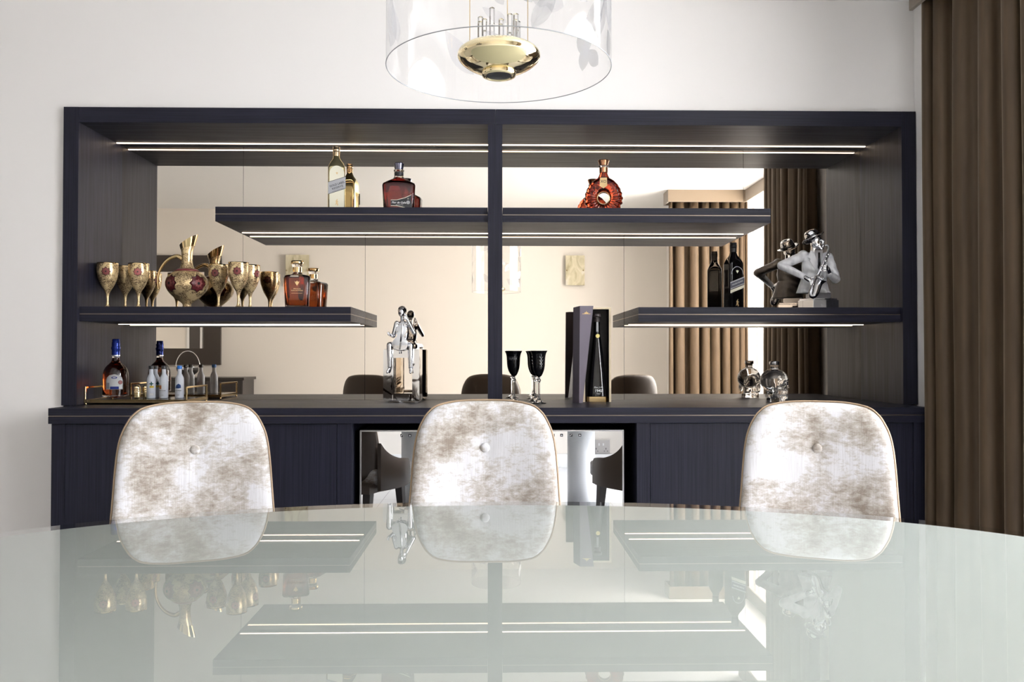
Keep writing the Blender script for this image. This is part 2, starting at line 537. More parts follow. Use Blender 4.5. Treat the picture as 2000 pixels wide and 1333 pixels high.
def spline_prof(P, n=5):
    q = smooth_path([(r, 0, z) for r, z in P], n)
    return [(max(v.x, 0.0), v.z) for v in q]

def blob(shapes, voxel, smooth=3, it=0.6):
    """one continuous surface grown from overlapping tapered limbs and ellipsoids"""
    bm = bmesh.new()
    for s in shapes:
        if s[0] == 'c':
            _, p0, r0, p1, r1 = s
            p0 = Vector(p0); p1 = Vector(p1); d = p1 - p0; L = d.length
            q = d.to_track_quat('Z', 'Y').to_matrix().to_4x4(); q.translation = p0
            pr = []
            for k in range(5): a = -PI / 2 + PI / 2 * k / 4; pr.append((r0 * math.cos(a), r0 * math.sin(a)))
            for k in range(5): a = PI / 2 * k / 4; pr.append((r1 * math.cos(a), L + r1 * math.sin(a)))
            pr[0] = (0, -r0); pr[-1] = (0, L + r1)
            lathe(pr, 24, bm, q)
        elif s[0] == 'e':
            _, c, r, *rot = s
            M = Matrix.Translation(c) @ (Euler(rot[0]).to_matrix().to_4x4() if rot else Matrix()) @ Matrix.Diagonal((*r, 1))
            bmesh.ops.create_uvsphere(bm, u_segments=48, v_segments=32, radius=1.0, matrix=M)
        elif s[0] == 'f':      # flared skirt of a coat: centre, (rx, ry) at the top z and at the bottom z
            _, c, (rx0, ry0, z0), (rx1, ry1, z1) = s
            R0 = [bm.verts.new((c[0] + rx0 * math.cos(2 * PI * k / 28), c[1] + ry0 * math.sin(2 * PI * k / 28), z0)) for k in range(28)]
            R1 = [bm.verts.new((c[0] + rx1 * math.cos(2 * PI * k / 28), c[1] + ry1 * math.sin(2 * PI * k / 28), z1)) for k in range(28)]
            bm.faces.new(R0); bm.faces.new(R1[::-1])
            for k in range(28): j = (k + 1) % 28; bm.faces.new((R0[k], R1[k], R1[j], R0[j]))
        elif s[0] == 'b':
            _, c, r, *rot = s
            M = Matrix.Translation(c) @ (Euler(rot[0]).to_matrix().to_4x4() if rot else Matrix())
            bx(bm, -r[0], r[0], -r[1], r[1], -r[2], r[2], M)
    bmesh.ops.recalc_face_normals(bm, faces=bm.faces[:])
    me = bpy.data.meshes.new('b'); bm.to_mesh(me); bm.free()
    o = bpy.data.objects.new('b', me); C.objects.link(o)
    r = o.modifiers.new('r', 'REMESH'); r.mode = 'VOXEL'; r.voxel_size = voxel
    if smooth:
        sm = o.modifiers.new('s', 'SMOOTH'); sm.factor = it; sm.iterations = smooth
    dg = bpy.context.evaluated_depsgraph_get(); dg.update()
    out = bpy.data.meshes.new_from_object(o.evaluated_get(dg))
    bpy.data.objects.remove(o); bpy.data.meshes.remove(me)
    return out

# ------------------------------------------------------------ the room
ZC = 2.86; XR = 2.01; XL = -4.7; YB = -1.0; YF = 4.0
NX0, NX1, NZ = -2.024, 2.006, 2.322
struct('floor', box(XL - .2, 3.0, YB - .2, 4.7, -0.1, 0), FLOOR)
struct('ceiling', box(XL - .2, 3.0, YB - .2, 4.7, ZC, ZC + 0.1), CEIL)
struct('wall_front', boxes([(XL - .1, NX0, YF, YF + .6, 0, ZC), (NX1, 3.0, YF, YF + .6, 0, ZC), (NX0, NX1, YF, YF + .6, NZ, ZC), (NX0, NX1, YF + .46, YF + .6, 0, NZ)]), WALL)
struct('wall_back', box(XL - .1, 3.0, YB - .15, YB, 0, ZC), WALLB)
struct('wall_left', box(XL - .12, XL, YB, YF, 0, ZC), WALLB)
# right wall: short piece by the cabinet, long piece behind the camera, and the bay
struct('wall_right', boxes([(XR, XR + 0.9, 3.80, YF, 0, ZC), (XR, XR + 0.12, 3.30, 3.80, 0, ZC), (XR, XR + 0.9, YB, 0.0, 0, ZC), (2.9, 3.0, 0.0, 0.3, 0, ZC), (2.9, 3.0, 3.5, 3.80, 0, ZC), (2.9, 3.0, 0.3, 3.5, 0, 0.08), (2.9, 3.0, 0.3, 3.5, 2.70, ZC)]), WALL)
def window(name, x0, x1, ya, yb, za, zb, n):
    fr = boxes([(x0, x1, ya, ya + .05, za, zb), (x0, x1, yb - .05, yb, za, zb), (x0, x1, ya + .05, yb - .05, za, za + .05), (x0, x1, ya + .05, yb - .05, zb - .05, zb)])
    r = struct(name, fr, TRIM)
    for k in range(1, n):
        y = ya + (yb - ya) * k / n
        obj('mullion', box(x0 + .01, x1 - .01, y - .025, y + .025, za + .05, zb - .05), TRIM, r)
    for k in range(n):
        y0 = ya + .05 + (yb - ya - .05) * k / n; y1 = y0 + (yb - ya - .05) / n - .05
        obj('pane', box((x0 + x1) / 2 - .003, (x0 + x1) / 2 + .003, y0, y1, za + .05, zb - .05), PANE, r)
    return r
window('window_1', 2.91, 2.97, 0.3, 3.5, 0.08, 2.70, 3)
dr = struct('door_1', boxes([(XL, XL + .03, 2.03, 2.13, 0, 2.15), (XL, XL + .03, 3.03, 3.13, 0, 2.15), (XL, XL + .03, 2.13, 3.03, 2.05, 2.15)]), TRIM)
obj('door_leaf', box(XL, XL + .02, 2.135, 3.025, .005, 2.045), LEGWOOD, dr)
obj('glazed_panel', box(XL + .0205, XL + .024, 2.62, 2.72, 1.2, 1.9), TRIM, dr)
obj('handle', tube([(XL + .02, 2.2, 1.0), (XL + .06, 2.2, 1.0), (XL + .06, 2.30, 1.0)], .008, 8), STEEL, dr)
struct('baseboard_back', box(XL, XR, YB, YB + .018, 0, 0.14, .004), TRIM)
struct('baseboard_left', box(XL, XL + .018, YB + .018, YF, 0, 0.14, .004), TRIM)
struct('baseboard_front', box(XL + .018, NX0 - .001, YF - .018, YF, 0, 0.14, .004), TRIM)

# ------------------------------------------------------------ curtains and pelmet
def curtain_mesh(path, z0, z1, amp, wl, seed, flare=0.3, thick=0.006, nz=14):
    rnd = random.Random(seed)
    P = [Vector((x, y, 0)) for x, y in path]
    L = [0]
    for a, b in zip(P, P[1:]): L.append(L[-1] + (b - a).length)
    T = L[-1]; folds = []
    s = 0
    while s < T:
        ww = wl * rnd.uniform(0.65, 1.4); folds.append((s, min(s + ww, T), rnd.uniform(0.65, 1.25))); s += ww
    nS = max(int(T / 0.009), 20)
    bm = bmesh.new(); grid = []
    for j in range(nz + 1):
        v = j / nz; z = z0 + (z1 - z0) * v; row = []
        for i in range(nS + 1):
            s = T * i / nS
            k = 0
            while k < len(L) - 2 and s > L[k + 1]: k += 1
            t = (s - L[k]) / (L[k + 1] - L[k]); p = P[k].lerp(P[k + 1], t); d = (P[k + 1] - P[k]).normalized()
            nrm = Vector((d.y, -d.x, 0))
            for a, b, q in folds:
                if a <= s <= b + 1e-6: break
            ph = (s - a) / max(b - a, 1e-4)
            A = amp * q * (0.8 + flare * (1 - v)) 
            wob = 0.012 * mn.noise(Vector((s * 3, v * 2.0, seed)))
            off = -A * 0.5 * math.cos(2 * PI * ph) + wob
            side = 0.22 * A * math.sin(4 * PI * ph)
            c = p + nrm * off + d * side; c.z = z
            row.append(bm.verts.new(c))
        grid.append(row)
    for a, b in zip(grid, grid[1:]):
        for i in range(nS):
            bm.faces.new((a[i], a[i + 1], b[i + 1], b[i]))
    bmesh.ops.recalc_face_normals(bm, faces=bm.faces[:])
    return bm
def hang(name, bm, m, thick):
    o = obj(name, bm, m, smooth='all')
    k = o.modifiers.new('cloth_thickness', 'SOLIDIFY'); k.thickness = thick; k.offset = 0; k.use_even_offset = False
    return o
tag(hang('curtain', curtain_mesh([(2.045, 2.62), (1.985, 3.18), (1.957, 3.74)], 0.01, 2.80, 0.085, 0.13, 5), CURTAIN, .005),
    'floor-length bronze velvet curtain hanging beside the right end of the cabinet', 'curtain', 'velvet curtains of the bay')
tag(hang('curtain', curtain_mesh([(1.80, 0.10), (2.62, 0.12)], 0.01, 2.80, 0.135, 0.115, 11), CURTAIN, .005),
    'gathered bronze velvet curtain seen in the mirror at the far side of the bay', 'curtain', 'velvet curtains of the bay')
tag(hang('sheer_curtain', curtain_mesh([(2.66, 0.22), (2.68, 1.7)], 0.01, 2.78, 0.04, 0.11, 3), SHEER, .001),
    'bright white sheer curtain hanging in front of the bay window', 'curtain')
pel = thing('pelmet', 'bronze fabric covered pelmet box running round the top of the bay', 'pelmet', (1.92, 3.7, 2.73))
PELM = mat('bronze_pelmet_fabric', (0.20, 0.15, 0.10), 0.6, sheen=0.4)
for a, b in [((1.900, 3.80), (1.900, 2.3)), ((2.03, 0.02), (1.78, 0.02)), ((1.78, 0.02), (1.78, 0.24)), ((1.78, 0.24), (2.58, 0.24)), ((2.58, 0.24), (2.58, 2.3))]:
    dx, dy = b[0] - a[0], b[1] - a[1]; Ln = math.hypot(dx, dy)
    M = Matrix.Translation((a[0], a[1], 0)) @ Matrix.Rotation(math.atan2(dy, dx), 4, 'Z')
    bm = bmesh.new(); bx(bm, -.006, Ln + .006, -.008, .008, 2.735, ZC - .001, M)
    obj('fascia', bm, PELM, pel, world=True)
tr = obj('curtain_track', boxes([(1.935, 1.965, 2.6, 3.78, 2.81, 2.83)]), BLACK, pel, world=True)

# ------------------------------------------------------------ the built-in cabinet
SI, SO = -1.953, 1.937        # inner faces of the niche sides
MY = 4.44                     # mirror plane
surround = thing('niche_surround', 'dark charcoal wood surround framing the mirrored drinks niche', 'cabinet', (0, 3.98, 0.922))
def wpart(name, bm, m, root, **k): return obj(name, bm, m, root, world=True, **k)
wpart('side_panel', box(NX0, SI, 3.98, 4.445, 0.9225, NZ, .0015), WV, surround)
wpart('side_panel', box(SO, NX1, 3.98, 4.445, 0.9225, NZ, .0015), WV, surround)
wpart('top_rail', box(SI, -.0005, 3.981, 4.445, 2.250, NZ, .001), WH, surround)
wpart('top_rail', box(.0005, SO, 3.981, 4.445, 2.250, NZ, .001), WH, surround)
wpart('divider', box(-.0365, .0315, 3.982, 4.4395, 0.9225, 2.2495, .001), WV, surround)
wpart('led_strip', box(SI + .003, -.038, 4.365, 4.377, 2.2475, 2.2502), LED, surround)
wpart('led_strip', box(.033, SO - .003, 4.365, 4.377, 2.2475, 2.2502), LED, surround)
# shelves
ZS, ZU = 1.3855, 1.858
def shelf(name, label, x0, x1, z1, lx0, lx1, led=(0, 0)):
    T = 0.069
    r = thing(name, label, 'shelf', ((x0 + x1) / 2, 4.0, z1 - T), group='floating shelves in the niche')
    wpart('shelf_board', boxes([(x0, x1, 4.0, 4.439, z1 - .0325, z1), (x0 + .0015, x1 - .0015, 4.0025, 4.438, z1 - .0365, z1 - .0325), (x0, x1, 4.0, 4.439, z1 - T, z1 - .0365)]), WH, r)
    wpart('brass_inlay', boxes([(x0 + .0005, x1 - .0005, 4.0005, 4.0024, z1 - .0363, z1 - .0327), (x0 + .0002, x0 + .0014, 4.003, 4.438, z1 - .0363, z1 - .0327), (x1 - .0014, x1 - .0002, 4.003, 4.438, z1 - .0363, z1 - .0327)]), INLAY, r)
    wpart('led_strip', box(lx0, lx1, 4.365, 4.377, z1 - T - .0025, z1 - T + .0002), LED, r)
    return r
shelf('wall_shelf', 'upper left dark wood floating shelf carrying the gold bottle', -1.322, -.038, ZU, -1.305, -.04)
shelf('wall_shelf', 'upper right dark wood floating shelf carrying the round cognac bottle', .033, 1.313, ZU, .035, 1.29)
shelf('wall_shelf', 'lower left dark wood floating shelf carrying the gold goblets', SI + .001, -.684, ZS, SI + .02, -.70)
shelf('wall_shelf', 'lower right dark wood floating shelf carrying the saxophonist bust', .679, SO - .001, ZS, .69, SO - .02)
# mirror in separate sheets with fine joints
mir = thing('back_mirror', 'bronze tinted mirror in butted sheets lining the back of the niche', 'mirror', (0, MY, 0.922))
g = .0008
def sheet(x0, x1, z0, z1): wpart('mirror_sheet', box(x0 + g, x1 - g, MY, MY + .005, z0 + g, z1 - g), MIRROR, mir)
sheet(SI, -1.322, ZS, 2.249); sheet(-1.322, -.033, ZU - .03, 2.249); sheet(-1.322, -.6845, ZS, ZU - .03)
sheet(SI, -.6845, .922, ZS); sheet(-.6845, -.033, .922, ZU - .03)
sheet(.028, 1.313, ZU - .03, 2.249); sheet(1.313, SO, ZS, 2.249); sheet(.677, 1.313, ZS, ZU - .03)
sheet(.677, SO, .922, ZS); sheet(.028, .677, .922, ZU - .03)
wpart('backing_board', box(SI, SO, MY + .006, MY + .018, .922, 2.25), SHADOWGAP, mir)

# worktop
wt = thing('worktop', 'dark wood worktop with brass inlay line running under the niche', 'worktop', (0, 3.78, 0.853))
wx0, wx1 = -1.979, 1.95
wpart('top_board', boxes([(wx0, wx1, 3.78, 4.438, .889, .922)], .001), WH, wt)
wpart('lower_board', boxes([(wx0, wx1, 3.78, 4.438, .853, .885)], .001), WH, wt)
wpart('brass_inlay', boxes([(wx0 + .001, wx1 - .001, 3.7812, 4.43, .885, .889)]), INLAY, wt)
# base cabinets
def base_cabinet(label, x0, x1, panels, fill):
    r = thing('base_cabinet', label, 'cabinet', ((x0 + x1) / 2, 3.80, 0), group='base cabinets under the worktop')
    wpart('carcass', boxes([(x0, x0 + .02, 3.82, 4.42, .08, .8525), (x1 - .02, x1, 3.82, 4.42, .08, .8525), (x0 + .02, x1 - .02, 3.83, 4.42, .08, .10), (x0 + .02, x1 - .02, 4.40, 4.42, .10, .8525)]), WV, r)
    wpart('plinth', box(x0 + .01, x1 - .01, 3.86, 4.40, 0, .08), BLACK, r)
    for a, b in panels: wpart('door', box(a + .0012, b - .0012, 3.80, 3.82, .082, .850, .001), WV, r)
    for a, b in fill: wpart('filler_panel', box(a + .001, b - .001, 3.7985, 3.82, .082, .8515, .001), WV, r)
base_cabinet('dark grained wood base cabinet left of the wine coolers', -1.974, -.641, [(-1.913, -1.311), (-1.311, -.7094)], [(-1.974, -1.913), (-.7094, -.641)])
base_cabinet('dark grained wood base cabinet right of the wine coolers', .634, 1.949, [(.6964, 1.294), (1.294, 1.893)], [(.634, .6964), (1.893, 1.949)])
def cooler(label, x0, x1, icons):
    r = thing('wine_cooler', label, 'cooler', ((x0 + x1) / 2, 3.84, 0), group='built-in wine coolers')
    wpart('body', box(x0 + .004, x1 - .004, 3.875, 4.40, .07, .815), BLACK, r)
    for q in [(x0 + .03, x0 + .07, 3.9, 3.94, 0, .07), (x1 - .07, x1 - .03, 3.9, 3.94, 0, .07), (x0 + .03, x0 + .07, 4.3, 4.34, 0, .07), (x1 - .07, x1 - .03, 4.3, 4.34, 0, .07)]: wpart('foot', box(*q), BLACK, r)
    d = wpart('door', box(x0 + .006, x1 - .006, 3.842, 3.872, .076, .811), COOLGLASS, r)
    e = .006
    wpart('door_trim', boxes([(x0, x0 + e, 3.838, 3.874, .07, .817), (x1 - e, x1, 3.838, 3.874, .07, .817), (x0 + e, x1 - e, 3.838, 3.874, .811, .817), (x0 + e, x1 - e, 3.838, 3.874, .07, .076)]), STEEL, r)
    for k, x in enumerate(icons):
        ic = wpart('touch_key', box(x - .0062, x + .0062, 3.8405, 3.8418, .787, .7995), BLACK, r)
        t = [((-.0042, -.0035), (.0042, .0035), (.0030, .0042), (-.0048, -.0022)), ((-.004, -.003), (.004, -.003), (0, .004))][k % 2]
        bm = prism([(x + a, .7932 + b) for a, b in t], 3.8398, 3.8404)
        bmesh.ops.translate(bm, verts=bm.verts[:], vec=-Vector(r.location))
        obj('key_symbol', bm, WHITEPRINT, ic)
cooler('left wine cooler with black reflective glass door', -.6135, -.019, [-.425, -.388])
cooler('right wine cooler with bright reflective glass door', -.011, .5835, [.262, .300, .343, .383])
cv = wpart('recess_back', boxes([(-.641, .634, 4.421, 4.437, 0, .85)]), SHADOWGAP, wt)

# ------------------------------------------------------------ dining table
tb = thing('dining_table', 'large oval dining table with glossy pale grey-green glass top', 'table', (.02, 1.557, 0))
A_, B_ = 1.30, .75
def ell(z, k=0.0, n=160): return [((A_ + k) * math.cos(2 * PI * i / n), (B_ + k) * math.sin(2 * PI * i / n), z) for i in range(n)]
def slab(z0, z1, k, bev, m, name, parent):
    bm = bmesh.new(); R = []
    for z, kk in ((z0, k - bev), (z0 + bev, k), (z1 - bev, k), (z1, k - bev)):
        R.append([bm.verts.new(p) for p in ell(z, kk)])
    bm.faces.new(R[0][::-1]); bm.faces.new(R[-1])
    for a, b in zip(R, R[1:]):
        for i in range(len(a)):
            j = (i + 1) % len(a); bm.faces.new((a[i], a[j], b[j], b[i]))
    return obj(name, bm, m, parent, smooth=True, ang=30)
slab(.7505, .760, 0, .0012, TABLETOP, 'glass_top', tb)
slab(.744, .750, -.001, .001, mat('pale_celadon_back_paint', (.385, .397, .378), .9, spec=0), 'painted_underside', tb)
slab(.712, .7435, -.03, .004, mat('table_edge_lacquer', (.55, .56, .54), .3), 'apron', tb)
for sx in (-.6, .6):
    obj('pedestal', lathe([(.10, .02), (.10, .7115)], 32), mat('pedestal_lacquer', (.7, .7, .7), .3), tb, smooth='all').location = (sx, 0, 0)
    obj('base_plate', lathe([(.26, 0), (.26, .015), (.24, .02)], 40), STEEL, tb, smooth=True).location = (sx, 0, 0)

# ------------------------------------------------------------ dining chairs
OUT = [(0, 1.0), (.08, .998), (.145, .986), (.175, .965), (.192, .940), (.207, .905), (.216, .86), (.2215, .80), (.2255, .73), (.23, .66), (.235, .58), (.235, .50), (.21, .43), (.10, .41), (0, .405)]
OUT = [(x, z + .017 * max(0, (z - .4) / .6)) for x, z in OUT]
rp = smooth_path([(x, 0, z) for x, z in OUT], 4)
outline = [(v.x, v.z) for v in rp] + [(-v.x, v.z) for v in rp[-2:0:-1]]
def backf(x, z):
    return 0.10 * (z - 0.72) / 1.0 + 0.0 - (0.9 * x * x) * (1.0 + 1.6 * max(0, .85 - z))
def pad(front, rear, grow, rings=12):
    """closed cushion on the chair outline; front/rear = bulge depths"""
    bm = bmesh.new(); cz = .73; n = len(outline)
    def ring(r, side, off):
        R = []
        for x, z in outline:
            px = x * r * grow; pz = cz + (z - cz) * r * grow
            R.append(bm.verts.new((px, backf(px, pz) + off + side * (max(0, 1 - r ** 7)) ** .5, pz)))
        return R
    rs = [1.0, .995, .98, .955, .92, .87, .78, .65, .5, .35, .18]
    F_ = [ring(r, -front, 0) for r in rs]; K = [ring(r, rear, 0) for r in rs[1:]]
    cf = bm.verts.new((0, backf(0, cz) - front, cz)); ck = bm.verts.new((0, backf(0, cz) + rear, cz))
    def join(a, b):
        for i in range(n): j = (i + 1) % n; bm.faces.new((a[i], a[j], b[j], b[i]))
    for a, b in zip(F_, F_[1:]): join(a, b)
    join(F_[0], K[0])
    for a, b in zip(K, K[1:]): join(b, a)
    for i in range(n):
        j = (i + 1) % n
        bm.faces.new((F_[-1][i], F_[-1][j], cf)); bm.faces.new((K[-1][j], K[-1][i], ck))
    return bm
def chair(label, loc, rz, vel, group):
    r = thing('dining_chair', label, 'chair', loc, rz, group)
    b = pad(.034, .004, 1.0)
    for v in b.verts:   # dimple at the button
        d = math.hypot(v.co.x, v.co.z - .872)
        if v.co.y < backf(v.co.x, v.co.z): v.co.y += .010 * math.exp(-(d / .03) ** 2)
    obj('backrest', b, vel, r, smooth='all')
    sh = pad(.0, .034, 1.012); bmesh.ops.translate(sh, verts=sh.verts[:], vec=(0, .0055, 0))
    obj('back_shell', sh, LEATHER, r, smooth='all')
    bp = [(x * 1.010, backf(x, z) + .001, .73 + (z - .73) * 1.010) for x, z in outline]
    obj('piping', tube(bp, .0034, 6, closed=True), PIPING, r, smooth='all')
    bt = lathe([(.0, .0060), (.008, .0058), (.0125, .0048), (.0148, .002), (.0150, -.001), (.012, -.003), (0, -.003)], 24, M=Matrix.Translation((0, backf(0, .872) - .026, .872)) @ Matrix.Rotation(PI / 2, 4, 'X'))
    obj('button', bt, vel, r, smooth='all')
    # seat, side wings, legs
    st = bmesh.new(); bx(st, -.238, .238, -.53, -.045, .385, .49)
    bmesh.ops.bevel(st, geom=st.edges[:], offset=.035, segments=4, affect='EDGES', profile=.6)
    obj('seat', st, vel, r, smooth='all')
    obj('seat_base', box(-.225, .225, -.48, .02, .345, .402, .01), LEATHER, r, smooth=True)
    for s in (-1, 1):
        wb = bmesh.new()
        top = [(-.05, .645), (-.10, .60), (-.17, .565), (-.27, .54), (-.38, .53), (-.46, .515), (-.49, .47)]
        tp = smooth_path([(0, y * .8, z) for y, z in top], 4)
        a = []; c = []
        for q in tp:
            x = .232 + .050 * math.sin(PI * min(1, (-q.y) / .5))
            a.append((x, q.y, q.z)); c.append((x + .022, q.y, q.z))
        lo = [(p[0], p[1], .36) for p in a]; lo2 = [(p[0], p[1], .36) for p in c]
        G = [[wb.verts.new((s * p[0], p[1], p[2])) for p in row] for row in (a, c, lo2, lo)]
        for k in range(4):
            u, v = G[k], G[(k + 1) % 4]
            for i in range(len(u) - 1): wb.faces.new((u[i], u[i + 1], v[i + 1], v[i]))
        wb.faces.new([G[k][0] for k in range(4)]); wb.faces.new([G[k][-1] for k in range(4)][::-1])
        obj('side_wing', wb, LEATHER, r, smooth=True)
        for y, ty in ((-.43, -.45), (-.02, .05)):
            lg = bmesh.new()
            for z0, z1 in ((0, .346),):
                a0 = [lg.verts.new((s * .215 + dx * .014, ty + dy * .014, 0)) for dx, dy in ((-1, -1), (1, -1), (1, 1), (-1, 1))]
                a1 = [lg.verts.new((s * .195 + dx * .024, y + dy * .024, .346)) for dx, dy in ((-1, -1), (1, -1), (1, 1), (-1, 1))]
                for i in range(4): j = (i + 1) % 4; lg.faces.new((a0[i], a0[j], a1[j], a1[i]))
                lg.faces.new(a0[::-1]); lg.faces.new(a1)
            obj('leg', lg, LEGWOOD, r)
    r.scale.z = .991 if rz else .996
    return r
CG = 'crushed velvet dining chairs on the far side of the table'
chair('left velvet dining chair turned slightly inward, in front of the gilt tray', (-.936, 2.655, 0), math.radians(20), crushed_velvet('crushed_velvet_oyster', (3.1, 0, 5.2), .62), CG)
chair('middle velvet dining chair in front of the two wine coolers', (-.033, 2.655, 0), 0, crushed_velvet('crushed_velvet_pearl', (8.3, 0, 1.7), .60), CG)
chair('right velvet dining chair nearest the long brown curtain', (1.016, 2.655, 0), math.radians(-22), crushed_velvet('crushed_velvet_silver', (1.4, 0, 9.1), .60), CG)

# ------------------------------------------------------------ pendant lamp
pd = thing('pendant_lamp', 'clear etched glass drum pendant with polished gold bowl over the table', 'lamp', (.006, 1.59, 1.70))
R_ = .2115
obj('glass_shade', (lambda bm: bm)(lathe([(R_, 0), (R_, .62)], 96, cap=False)), SHADE, pd, smooth='all')
obj('shade_rim', tube([(R_ * math.cos(2 * PI * i / 96), R_ * math.sin(2 * PI * i / 96), 0) for i in range(96)], .0009, 6, closed=True), mat('rim_glass_edge', (.35, .36, .37), .1), pd, smooth='all')
def leaf_outline(L, W, n=9):
    up = [(W * math.sin(PI * (i / n) ** .8), L * i / n) for i in range(n + 1)]
    return up + [(-x, z) for x, z in up[-2:0:-1]]
rl = random.Random(4); lf = bmesh.new(); lf2 = bmesh.new()
for k in range(46):
    a0 = rl.uniform(0, 2 * PI); z0 = rl.uniform(.01, .5); L = rl.uniform(.05, .11); W = L * rl.uniform(.16, .30); th = rl.uniform(-1.1, 1.1)
    target = lf if k % 2 else lf2
    vs = []
    for x, z in leaf_outline(L, W):
        xx = x * math.cos(th) - z * math.sin(th); zz = x * math.sin(th) + z * math.cos(th)
        zz = max(.004, z0 + zz); t = a0 + xx / R_
        rr = R_ + .0008
        vs.append(target.verts.new((rr * math.cos(t), rr * math.sin(t), zz)))
    target.faces.new(vs)
for b in (lf, lf2): bmesh.ops.triangulate(b, faces=b.faces[:])
obj('etched_leaf', lf, ETCH, pd)['kind'] = 'stuff'
obj('etched_leaf', lf2, ETCHD, pd)['kind'] = 'stuff'
obj('gold_bowl', lathe(spline_prof([(.030, -.006), (.050, .000), (.066, .009), (.0755, .018), (.0785, .0255), (.075, .034), (.062, .042), (.045, .045), (0, .046)], 4), 64), PGOLD, pd, smooth='all')
obj('lens_ring', lathe([(.024, -.0125), (.0265, -.0145), (.031, -.0135), (.0325, -.010), (.0325, -.006), (.031, -.002)], 48, cap=False), PGOLD, pd, smooth='all')
obj('lamp_lens', lathe([(0, -.0115), (.014, -.0120), (.0245, -.0122), (.0245, -.006), (0, -.006)], 32), mat('smoked_lens', (.05, .05, .05), .1), pd, smooth=True)
for k in range(3):
    t = math.radians(35 + 120 * k) if k else math.radians(180)
    t = [PI * 1.0, PI * .02, PI * .40][k]
    obj('chain', tube([(.055 * math.cos(t), .055 * math.sin(t), .03), (.055 * math.cos(t), .055 * math.sin(t), .74)], .0009, 5), GOLD, pd)
for k in range(13):
    t = 2 * PI * k / 13; h = .045 + .012 * math.sin(k * 2.3)
    o = obj('crystal_rod', lathe([(0, 0), (.005, .001), (.005, h), (0, h + .003)], 6), CRYSTAL, pd, smooth=False)
    o.location = (.036 * math.cos(t), .036 * math.sin(t), .046)
obj('inner_glass', lathe(spline_prof([(.010, .16), (.03, .17), (.045, .20), (.05, .25), (.04, .32), (.02, .36), (.012, .37)]), 32, cap=False), thin_glass('inner_globe_glass', body=.06), pd, smooth='all')
obj('top_cone', lathe([(.06, .62), (.055, .63), (.02, .74), (.006, .79), (0, .79)], 40), PGOLD, pd, smooth=True)
obj('top_plate', lathe([(0, .615), (R_ + .002, .615), (R_ + .002, .622), (0, .622)], 64), thin_glass('top_disc_glass', body=.08), pd)
obj('stem', tube([(0, 0, .78), (0, 0, 1.02)], .003, 8), GOLD, pd)
obj('canopy', lathe([(.006, .93), (.035, 1.03), (.07, 1.135), (.075, 1.159), (0, 1.159)], 40), mat('bronze_canopy_metal', (.30, .22, .13), .25, 1.0), pd, smooth=True)

# ------------------------------------------------------------ goblets
GP = spline_prof([(0.024, 0), (.023, .003), (.010, .012), (.006, .03), (.0062, .055), (.0105, .078), (.019, .094), (.031, .115), (.0405, .14), (.047, .165), (.0495, .19), (.048, .2235)], 4)
gin = [(r - .0022, z) for r, z in GP if z > .10][::-1]
gm = lathe([(0, 0)] + GP + gin + [(0, .10)], 40, cap=False)
def star(cx, cz, R, r, n, z0=0.0, front=True):
    return [(cx + (R if k % 2 == 0 else r) * math.sin(PI * k / n), cz + (R if k % 2 == 0 else r) * math.cos(PI * k / n)) for k in range(2 * n)]
def decal(poly, rf, turn, m, parent, name, lift=.0006):
    """thin raised enamel shape laid on a turned body: polygon fan subdivided so that it follows the curve"""
    bm = bmesh.new(); q = []
    for (xa, za), (xb, zb) in zip(poly, list(poly[1:]) + [poly[0]]):
        k = max(1, int(abs(xb - xa) / .005))
        q += [(xa + (xb - xa) * i / k, za + (zb - za) * i / k) for i in range(k)]
    poly = q
    cx = sum(p[0] for p in poly) / len(poly); cz = sum(p[1] for p in poly) / len(poly)
    n = len(poly); rows = []
    for k in range(1, 6):
        s = k / 5; rows.append([bm.verts.new((cx + (x - cx) * s, -lift, cz + (z - cz) * s)) for x, z in poly])
    c = bm.verts.new((cx, -lift, cz))
    for i in range(n):
        j = (i + 1) % n; bm.faces.new((c, rows[0][i], rows[0][j]))
        for a, b in zip(rows, rows[1:]): bm.faces.new((a[i], b[i], b[j], a[j]))
    for v in bm.verts:
        r = rf(v.co.z); t = (v.co.x) / max(r, .004) + turn; rr = r + lift
        v.co = Vector((rr * math.sin(t), -rr * math.cos(t), v.co.z))
    bmesh.ops.solidify(bm, geom=bm.faces[:], thickness=-.0002)
    return obj(name, bm, m, parent, smooth='all')
grf = prof_r(GP)
def goblet(label, x, y, turn):
    r = thing('goblet', label, 'goblet', (x, y, ZS), 0, 'gold goblets on the lower left shelf')
    return r
gob = goblet('gold enamelled goblet at the far left end of the shelf, nearest the side panel', -1.9, 4.17, 0)
obj('bowl_and_stem', gm, FILIGREE, gob, smooth='all')
for tn in (0.15, 2.2, 4.3):
    decal(star(0, .178, .0235, .0165, 8), grf, tn, DARKPRINT, gob, 'star_border', .0004)
    s_ = decal(star(0, .178, .0205, .0145, 8), grf, tn, PINKPRINT, gob, 'star_medallion', .0009)
    decal(star(0, .178, .004, .003, 6), grf, tn, DARKPRINT, gob, 'star_centre', .0013)
obj('gold_rim', lathe([(.0484, .216), (.0489, .2235), (.0455, .2237)], 40, cap=False), GOLD, gob, smooth='all')
gob.rotation_euler.z = .1
for lab, x, y, rz in [('gold enamelled goblet set back between the two leftmost front goblets', -1.875, 4.31, -.8),
                      ('gold enamelled goblet just left of the curved pitcher handle', -1.758, 4.19, .15),
                      ('gold enamelled goblet just right of the pitcher, overlapping its reflection', -1.383, 4.24, -.2),
                      ('gold enamelled goblet with star facing front, in the front of the right pair', -1.254, 4.14, 0.0),
                      ('gold enamelled goblet tucked behind the front goblet of the right pair', -1.232, 4.26, .9)]:
    c = copy_tree(gob); c['label'] = lab; c.location = (x, y, ZS); c.rotation_euler.z = rz

